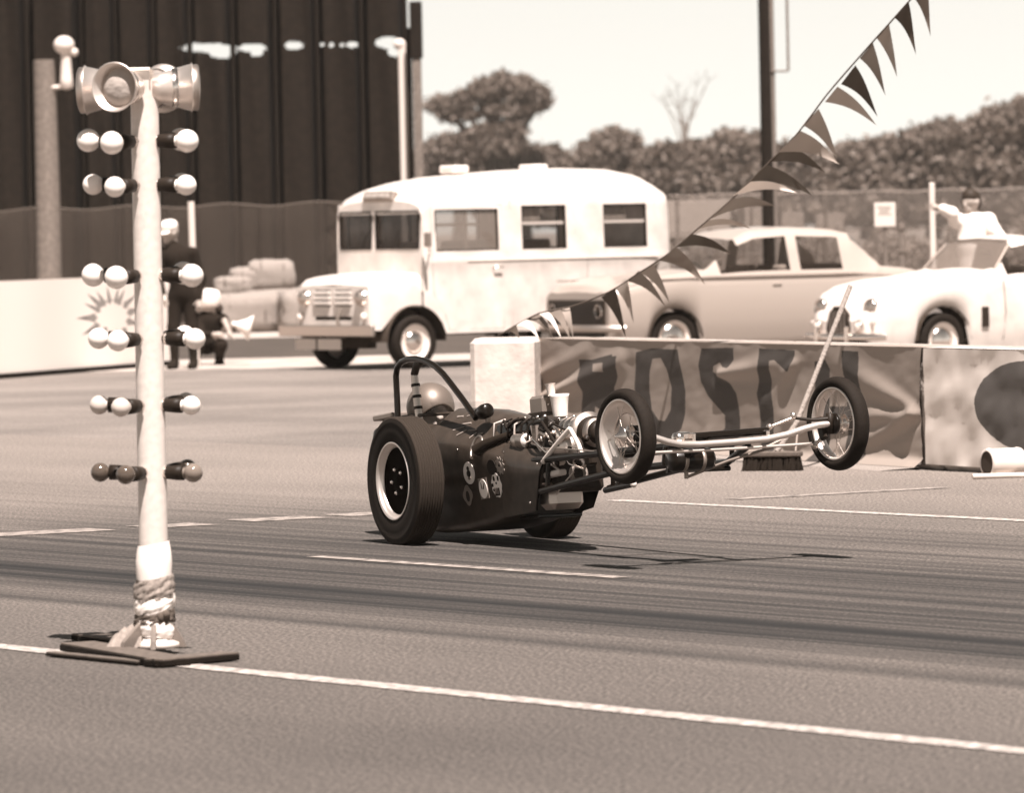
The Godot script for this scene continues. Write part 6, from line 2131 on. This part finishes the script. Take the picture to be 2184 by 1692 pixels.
func build_engine(o: Node3D):
	var b := MB.new()
	b.box(Vector3(0.78, 0.4, 0), Vector3(0.5, 0.24, 0.28), Basis(Vector3(0, 0, 1), 0.1), 0.02)
	var blk := part(o, "engine_block", b, M.holder)
	for k in 4:
		b = MB.new()
		b.box(Vector3(0.62 + k * 0.11, 0.41 + k * 0.011, 0.145), Vector3(0.03, 0.16, 0.02), Basis(), 0.005)
		part(blk, "core_plug", b, M.dull_metal)
	# sump and bell housing
	b = MB.new()
	b.box(Vector3(0.93, 0.285, 0.06), Vector3(0.15, 0.15, 0.2), Basis(Vector3(0, 0, 1), 0.1), 0.03)
	part(o, "sump", b, M.brushed)
	# rocker covers with their studs
	for s in [1.0, -1.0]:
		b = MB.new()
		b.box(Vector3(0.68, 0.615, 0.1 * s), Vector3(0.52, 0.085, 0.11), Basis(Vector3(0, 0, 1), 0.1) * Basis(Vector3(1, 0, 0), -0.25 * s), 0.02)
		var rc := part(o, "rocker_cover", b, M.black_paint)
		for k in 7:
			b = MB.new()
			b.ball(Vector3(0.45 + k * 0.075, 0.642 + k * 0.0078, 0.13 * s), Vector3(0.009, 0.011, 0.009), Basis(), 8, 6)
			part(rc, "stud", b, M.chrome)
	# carburettor and white bell mouth
	b = MB.new()
	b.box(Vector3(0.69, 0.735, 0), Vector3(0.15, 0.1, 0.12), Basis(Vector3(0, 0, 1), 0.1), 0.015)
	part(o, "carburettor", b, M.dull_metal)
	b = MB.new()
	b.lathe([Vector2(0.038, -0.07), Vector2(0.042, -0.02), Vector2(0.048, 0.03), Vector2(0.053, 0.045), Vector2(0.047, 0.045), Vector2(0.036, 0.0), Vector2(0, -0.02)], Transform3D(Basis(Vector3(0, 0, 1), 0.1), Vector3(0.83, 0.75, 0.0)), 22)
	part(o, "bell_mouth", b, M.decal_white)
	b = MB.new()
	b.lathe([Vector2(0.02, 0.0), Vector2(0.024, 0.05), Vector2(0.03, 0.06)], Transform3D(Basis(Vector3(0, 0, 1), 0.2), Vector3(0.8, 0.79, 0.03)), 14)
	part(o, "breather", b, M.post_pale)
	# oil filter with a white end
	var t := Transform3D(Basis(Vector3(0, 0, 1), -PI / 2 + 0.05), Vector3(0.66, 0.555, 0.17))
	b = MB.new()
	b.lathe([Vector2(0, 0), Vector2(0.03, 0.0), Vector2(0.038, 0.012), Vector2(0.038, 0.045), Vector2(0.035, 0.05), Vector2(0.035, 0.058), Vector2(0.038, 0.063), Vector2(0.038, 0.12)], t, 24)
	var of := part(o, "oil_filter", b, M.brushed)
	b = MB.new()
	b.lathe([Vector2(0.038, 0.119), Vector2(0.036, 0.126), Vector2(0, 0.128)], t, 24)
	part(of, "end_cap", b, M.decal_white)
	# pale bracket plate
	b = MB.new()
	b.plate([Vector2(-0.03, 0.06), Vector2(0.035, 0.065), Vector2(0.05, 0.0), Vector2(0.035, -0.075), Vector2(-0.01, -0.03), Vector2(-0.02, 0.0)], 0.014, Transform3D(Basis(Vector3(0, 1, 0), 0.6), Vector3(0.86, 0.58, 0.16)))
	part(o, "mounting_plate", b, M.rag)
	# supercharger drum with ribs, flange and pulley
	var tb := Transform3D(Basis(Vector3(0, 0, 1), -PI / 2 + 0.1), Vector3(0.98, 0.585, 0.03))
	b = MB.new()
	b.lathe([Vector2(0, 0), Vector2(0.08, 0.0), Vector2(0.098, 0.012), Vector2(0.1, 0.05), Vector2(0.094, 0.054), Vector2(0.094, 0.062), Vector2(0.1, 0.066), Vector2(0.1, 0.11), Vector2(0.094, 0.114), Vector2(0.094, 0.122), Vector2(0.1, 0.126), Vector2(0.098, 0.17), Vector2(0.075, 0.185)], tb, 32)
	var sc := part(o, "supercharger", b, M.chrome)
	b = MB.new()
	b.lathe([Vector2(0.075, 0.18), Vector2(0.11, 0.182), Vector2(0.112, 0.2), Vector2(0.07, 0.204)], tb, 32)
	part(sc, "flange", b, M.brushed)
	for k in 3:
		b = MB.new()
		var y := 0.21 + k * 0.035
		b.lathe([Vector2(0.03, y), Vector2(0.086 - k * 0.012, y), Vector2(0.078 - k * 0.012, y + 0.012), Vector2(0.086 - k * 0.012, y + 0.024), Vector2(0.03, y + 0.024)], tb, 28)
		part(sc, "pulley", b, M.holder if k != 1 else M.brushed)
	b = MB.new()
	b.lathe([Vector2(0.0, 0), Vector2(0.05, 0.0), Vector2(0.055, 0.02), Vector2(0.055, 0.14), Vector2(0.045, 0.15), Vector2(0, 0.152)], Transform3D(Basis(Vector3(0, 0, 1), -PI / 2 + 0.1), Vector3(1.08, 0.53, 0.15)), 24)
	part(o, "dynamo", b, M.brushed)
	# pale A-shaped engine stay on the near side
	b = MB.new()
	b.tube([Vector3(1.0, 0.46, 0.205), Vector3(1.16, 0.57, 0.2), Vector3(1.25, 0.635, 0.19)], 0.014, 8)
	b.tube([Vector3(1.25, 0.635, 0.19), Vector3(1.33, 0.56, 0.19), Vector3(1.37, 0.5, 0.19)], 0.012, 8)
	part(o, "engine_stay", b, M.post_pale)
	# ring pulley low on the front
	var tr := Transform3D(Basis(Vector3(0, 0, 1), -PI / 2 + 0.1), Vector3(1.2, 0.405, 0.12))
	b = MB.new()
	b.lathe([Vector2(0.032, 0), Vector2(0.052, -0.002), Vector2(0.054, 0.012), Vector2(0.034, 0.016), Vector2(0.032, 0)], tr, 26)
	part(o, "crank_ring", b, M.rag)
	# exhaust stub sweeping out of the near flank, pale lip
	b = MB.new()
	b.tube([Vector3(0.62, 0.6, 0.13), Vector3(0.55, 0.57, 0.19), Vector3(0.46, 0.535, 0.235), Vector3(0.41, 0.5, 0.265)], [0.018, 0.02, 0.026, 0.032], 14)
	var ex := part(o, "exhaust_stub", b, M.holder)
	b = MB.new()
	var lip := []
	for k in 17:
		var a := PI * (0.15 + 1.2 * k / 16.0)
		lip.append(Vector3(0.4 + 0.05 * cos(a), 0.515 + 0.06 * sin(a), 0.252 - 0.02 * sin(a)))
	b.tube(lip, 0.007, 8)
	part(ex, "lip", b, M.brushed)
	# plug leads and hoses
	for k in 6:
		b = MB.new()
		var x := 0.48 + k * 0.07
		b.tube([Vector3(x, 0.66 + k * 0.006, 0.12), Vector3(x - 0.03, 0.64, 0.17), Vector3(x - 0.02, 0.57, 0.18), Vector3(x - 0.08, 0.53, 0.16)], 0.006, 6)
		part(o, "plug_lead", b, M.rubber if k % 3 else M.post_pale)
	b = MB.new()
	b.tube([Vector3(0.95, 0.53, 0.2), Vector3(1.2, 0.535, 0.21), Vector3(1.5, 0.53, 0.2)], 0.004, 6)
	part(o, "throttle_cable", b, M.brushed)
	b = MB.new()
	b.tube([Vector3(1.12, 0.3, 0.2), Vector3(1.2, 0.36, 0.2), Vector3(1.28, 0.42, 0.19)], 0.004, 6)
	part(o, "drain_pipe", b, M.brushed)
	# linkages and castings low between the rails
	for q in [[1.1, 0.47, 0.17, 0.06, 0.05, "brushed"], [1.18, 0.5, 0.16, 0.05, 0.05, "dull_metal"], [1.22, 0.46, 0.12, 0.07, 0.05, "brushed"], [1.04, 0.4, 0.16, 0.16, 0.03, "post_pale"], [1.3, 0.48, 0.1, 0.06, 0.06, "holder"]]:
		b = MB.new()
		b.box(Vector3(q[0], q[1], q[2]), Vector3(q[3], q[4], 0.05), Basis(Vector3(0, 0, 1), 0.15), 0.01)
		part(o, "casting", b, M[q[5]])

func engine_clutter(o: Node3D):
	# unions, pipes and brackets crowded round the near side of the engine
	var r := RandomNumberGenerator.new()
	r.seed = 17
	for k in 22:
		var p := Vector3(r.randf_range(0.72, 1.36), r.randf_range(0.45, 0.62), r.randf_range(0.1, 0.19))
		var b := MB.new()
		var d := Vector3(r.randfn(), r.randfn(), r.randfn() * 0.4).normalized()
		var q := Basis(Quaternion(Vector3.UP, d))
		if k % 3 == 0:
			b.box(p, Vector3(r.randf_range(0.015, 0.045), r.randf_range(0.015, 0.04), 0.02), q, 0.004)
			part(o, "bracket", b, [M.dull_metal, M.rag, M.holder][k / 3 % 3])
		else:
			b.lathe([Vector2(0, -0.02), Vector2(0.011, -0.02), Vector2(0.011, -0.006), Vector2(0.017, -0.005), Vector2(0.017, 0.006), Vector2(0.011, 0.007), Vector2(0.011, 0.022), Vector2(0, 0.023)], Transform3D(q, p), 12)
			part(o, "union", b, [M.chrome, M.brushed, M.holder][k % 3])
	for k in 9:
		var a := Vector3(r.randf_range(0.5, 1.0), r.randf_range(0.5, 0.66), r.randf_range(0.12, 0.18))
		var e := a + Vector3(r.randf_range(0.12, 0.4), r.randf_range(-0.14, 0.05), r.randf_range(-0.03, 0.03))
		var b := MB.new()
		b.tube([a, a.lerp(e, 0.35) + Vector3(0, r.randf_range(-0.05, 0.06), 0.025), a.lerp(e, 0.7) + Vector3(0, r.randf_range(-0.05, 0.05), 0.02), e], r.randf_range(0.004, 0.009), 7)
		part(o, "pipe", b, [M.chrome, M.rubber, M.post_pale][k % 3])

func build_front_end(o: Node3D):
	var b: MB
	for s in [1.0, -1.0]:
		b = MB.new()
		b.tube([Vector3(0.9, 0.45, 0.2 * s), Vector3(1.6, 0.512, 0.19 * s), Vector3(2.2, 0.565, 0.15 * s), Vector3(2.46, 0.59, 0.12 * s)], 0.018, 12)
		part(o, "frame_rail", b, M.black_paint)
		b = MB.new()
		b.tube([Vector3(0.97, 0.295, 0.2 * s), Vector3(1.3, 0.355, 0.195 * s), Vector3(1.74, 0.43, 0.19 * s), Vector3(2.15, 0.47, 0.17 * s), Vector3(2.4, 0.56, 0.13 * s)], 0.018, 12)
		part(o, "frame_rail", b, M.black_paint)
		for q in [[1.02, 0.3, 0.46], [1.72, 0.425, 0.525], [2.15, 0.47, 0.56]]:
			b = MB.new()
			b.tube([Vector3(q[0], q[1], 0.195 * s), Vector3(q[0] + 0.01, q[2], 0.19 * s)], 0.013, 10)
			part(o, "frame_strut", b, M.black_paint)
	b = MB.new()
	b.tube([Vector3(1.72, 0.42, 0.19), Vector3(1.72, 0.35, 0.2)], 0.012, 8)
	b.tube([Vector3(1.6, 0.325, 0.2), Vector3(1.86, 0.365, 0.2)], 0.016, 10)
	part(o, "skid_bar", b, M.black_paint)
	b = MB.new()
	b.ball(Vector3(1.87, 0.366, 0.2), Vector3(0.016, 0.018, 0.018))
	part(o, "skid_cap", b, M.post_pale)
	for x in [1.72, 2.15]:
		b = MB.new()
		b.tube([Vector3(x, 0.44, -0.18), Vector3(x, 0.44, 0.18)], 0.013, 10)
		part(o, "cross_tube", b, M.black_paint)
	# tubular front axle
	var X := 2.48
	var ax := [Vector3(X, 0.632, 0.56), Vector3(X, 0.625, 0.46), Vector3(X, 0.6, 0.38), Vector3(X, 0.585, 0.31), Vector3(X, 0.58, 0.2), Vector3(X, 0.585, 0.0), Vector3(X, 0.592, -0.18), Vector3(X, 0.61, -0.3), Vector3(X, 0.635, -0.4), Vector3(X, 0.65, -0.48), Vector3(X, 0.655, -0.57)]
	b = MB.new()
	b.tube(ax, 0.0165, 14)
	part(o, "front_axle", b, M.aluminium)
	b = MB.new()
	b.tube([Vector3(X - 0.06, 0.545, 0.5), Vector3(X - 0.06, 0.548, 0.0), Vector3(X - 0.06, 0.558, -0.48)], 0.008, 10)
	part(o, "track_rod", b, M.aluminium)
	b = MB.new()
	b.tube([Vector3(X - 0.05, 0.615, 0.2), Vector3(X - 0.05, 0.63, -0.22)], 0.019, 12)
	part(o, "torsion_tube", b, M.black_paint)
	for z in [0.22, -0.2]:
		b = MB.new()
		b.box(Vector3(X - 0.03, 0.61, z), Vector3(0.05, 0.05, 0.02), Basis(), 0.006)
		part(o, "torsion_mount", b, M.chrome)
	b = MB.new()
	b.lathe([Vector2(0.0, -0.035), Vector2(0.03, -0.03), Vector2(0.034, 0.0), Vector2(0.026, 0.02), Vector2(0.0, 0.026)], Transform3D(Basis(), Vector3(X - 0.04, 0.615, 0.29)), 18)
	b.box(Vector3(X - 0.06, 0.62, 0.25), Vector3(0.06, 0.04, 0.06), Basis(), 0.01)
	part(o, "steering_box", b, M.chrome)
	b = MB.new()
	b.tube([Vector3(X - 0.05, 0.645, -0.23), Vector3(X - 0.04, 0.69, -0.365)], 0.009, 8)
	b.ball(Vector3(X - 0.04, 0.698, -0.365), Vector3(0.017, 0.02, 0.017))
	b.ball(Vector3(X - 0.05, 0.648, -0.235), Vector3(0.017, 0.017, 0.017))
	part(o, "steering_arm", b, M.brushed)
	b = MB.new()
	b.tube([Vector3(X - 0.04, 0.688, -0.37), Vector3(X - 0.02, 0.675, -0.46), Vector3(X, 0.68, -0.54)], [0.007, 0.009, 0.013], 8)
	part(o, "drop_link", b, M.holder)
	for s in [1.0, -1.0]:
		var yy := 0.632 if s > 0 else 0.655
		b = MB.new()
		b.lathe([Vector2(0, -0.05), Vector2(0.018, -0.05), Vector2(0.02, 0.05), Vector2(0, 0.052)], Transform3D(Basis(), Vector3(X, yy, 0.55 * s)), 14)
		b.box(Vector3(X - 0.03, yy - 0.045, 0.53 * s), Vector3(0.05, 0.07, 0.03), Basis(Vector3(0, 0, 1), 0.4), 0.01)
		part(o, "king_pin", b, M.holder)
		b = MB.new()
		b.lathe([Vector2(0.02, 0.0), Vector2(0.05, 0.004), Vector2(0.055, 0.02), Vector2(0.03, 0.03)], Transform3D(Basis(Vector3(1, 0, 0), Vector3(0, 0, s), Vector3(0, -s, 0)), Vector3(X, yy, 0.555 * s)), 22)
		part(o, "back_plate", b, M.black_paint)
		b = MB.new()
		b.tube([Vector3(X - 0.06, 0.55, 0.5 * s), Vector3(X - 0.03, yy - 0.06, 0.535 * s)], 0.011, 8)
		b.ball(Vector3(X - 0.06, 0.545, 0.5 * s), Vector3(0.016, 0.016, 0.016))
		part(o, "track_arm", b, M.brushed)
	# small drum tank slung ahead of the rails
	b = MB.new()
	var tt := Transform3D(Basis(Vector3(1, 0, 0), PI / 2), Vector3(2.24, 0.495, 0.0))
	b.lathe([Vector2(0, -0.02), Vector2(0.045, -0.018), Vector2(0.056, 0.0), Vector2(0.057, 0.2), Vector2(0.048, 0.216), Vector2(0.0, 0.22)], tt, 24)
	var tank := part(o, "fuel_tank", b, M.black_paint)
	for y in [0.05, 0.15]:
		b = MB.new()
		b.lathe([Vector2(0.057, y - 0.01), Vector2(0.0595, y - 0.008), Vector2(0.0595, y + 0.008), Vector2(0.057, y + 0.01)], tt, 24)
		part(tank, "tank_strap", b, M.dull_metal)
	b = MB.new()
	b.box(Vector3(2.2, 0.445, 0.1), Vector3(0.014, 0.09, 0.02), Basis(), 0.003)
	part(o, "tow_bracket", b, M.dull_metal)
	b = MB.new()
	b.tube([Vector3(2.2, 0.41, 0.09), Vector3(2.3, 0.485, -0.08), Vector3(2.42, 0.55, -0.26)], 0.0075, 8)
	part(o, "radius_rod", b, M.dull_metal)

func build_driver(car: Node3D):
	var o := thing("person", "driver in a silver open-face helmet sitting low in the dragster's cockpit", "person", car.position + car.transform.basis * Vector3(-0.0, 0, 0) + Basis(Vector3.UP, car.rotation.y) * Vector3(-0.07, 0, 0), car.rotation.y)
	var head := Vector3(-0.5, 0.69, 0.02)
	var bn := [[Vector3(-0.58, 0.2, 0), Vector3(-0.58, 0.4, 0), 0.13, 0.125], [Vector3(-0.58, 0.36, 0), Vector3(-0.57, 0.48, 0), 0.125, 0.1], [Vector3(-0.57, 0.5, -0.13), Vector3(-0.57, 0.5, 0.13), 0.055, 0.055], [Vector3(-0.57, 0.5, 0), Vector3(-0.53, 0.61, 0.01), 0.06, 0.052],
		[Vector3(-0.57, 0.49, 0.15), Vector3(-0.4, 0.42, 0.18), 0.05, 0.042], [Vector3(-0.4, 0.42, 0.18), Vector3(-0.2, 0.5, 0.11), 0.04, 0.03], [Vector3(-0.57, 0.49, -0.15), Vector3(-0.4, 0.42, -0.18), 0.05, 0.042], [Vector3(-0.4, 0.42, -0.18), Vector3(-0.2, 0.5, -0.11), 0.04, 0.03],
		[Vector3(-0.55, 0.2, 0.08), Vector3(-0.15, 0.26, 0.1), 0.075, 0.06], [Vector3(-0.15, 0.26, 0.1), Vector3(0.2, 0.2, 0.09), 0.055, 0.042], [Vector3(-0.55, 0.2, -0.08), Vector3(-0.15, 0.26, -0.1), 0.075, 0.06], [Vector3(-0.15, 0.26, -0.1), Vector3(0.2, 0.2, -0.09), 0.055, 0.042]]
	part(o, "body", bones_mesh(bn, 0.02, 0.04), M.rag)
	head_parts(o, head + Vector3(0.01, -0.02, 0), Vector3(1, -0.05, 0), M.skin, 0.01)
	for s in [-1.0, 1.0]:
		part(o, "hand", bones_mesh(hand(Vector3(-0.2, 0.5, 0.11 * s), Vector3(0.9, 0.3, 0).normalized(), Vector3(0, 0, s), 0.9), 0.006, 0.008), M.leather)
	var b := MB.new()
	# open-face helmet: shell cut away in front of the face
	b.sheet(48, 20, func(u, v):
		var a: float = u * TAU
		var low: float = -0.62 + 0.75 * pow(maxf(0.0, cos(a)), 2.0)
		var e: float = lerpf(low, PI / 2, v)
		return head + Vector3(cos(a) * cos(e) * 0.138, sin(e) * 0.132 + 0.01, sin(a) * cos(e) * 0.128))
	var h := part(o, "helmet", b, M.silver_flake)
	b = MB.new()
	var edge := []
	for k in 49:
		var a := TAU * k / 48.0
		var low: float = -0.62 + 0.75 * pow(maxf(0.0, cos(a)), 2.0)
		edge.append(head + Vector3(cos(a) * cos(low) * 0.139, sin(low) * 0.132 + 0.01, sin(a) * cos(low) * 0.129))
	b.tube(edge, 0.006, 6, false)
	part(h, "trim", b, M.leather)
	b = MB.new()
	b.sheet(16, 4, func(u, v):
		var a: float = lerpf(-1.0, 1.0, u)
		return head + Vector3(cos(a) * 0.122, lerpf(-0.035, 0.025, v), sin(a) * 0.11))
	part(o, "goggles", b, M.pane_grey)
	b = MB.new()
	b.tube([head + Vector3(0.02, -0.07, 0.125), head + Vector3(0.05, -0.12, 0.08), head + Vector3(0.07, -0.135, 0.0), head + Vector3(0.05, -0.12, -0.08), head + Vector3(0.02, -0.07, -0.125)], 0.007, 6)
	part(h, "chin_strap", b, M.leather)
	# wheel he holds
	var sw := thing("steering_wheel", "small steering wheel gripped by the dragster's driver", "steering wheel", car.position, car.rotation.y)
	b = MB.new()
	var ring := []
	for k in 25: ring.append(Vector3(-0.13 - 0.03 * sin(TAU * k / 24.0), 0.5 + 0.1 * sin(TAU * k / 24.0), 0.11 * cos(TAU * k / 24.0)))
	b.tube(ring, 0.011, 8, false)
	part(sw, "rim", b, M.leather)
	b = MB.new()
	b.tube([Vector3(-0.13, 0.5, -0.11), Vector3(-0.11, 0.5, 0), Vector3(-0.13, 0.5, 0.11)], 0.008, 6)
	b.tube([Vector3(-0.11, 0.5, 0), Vector3(0.3, 0.48, 0)], 0.012, 8)
	part(sw, "column", b, M.brushed)
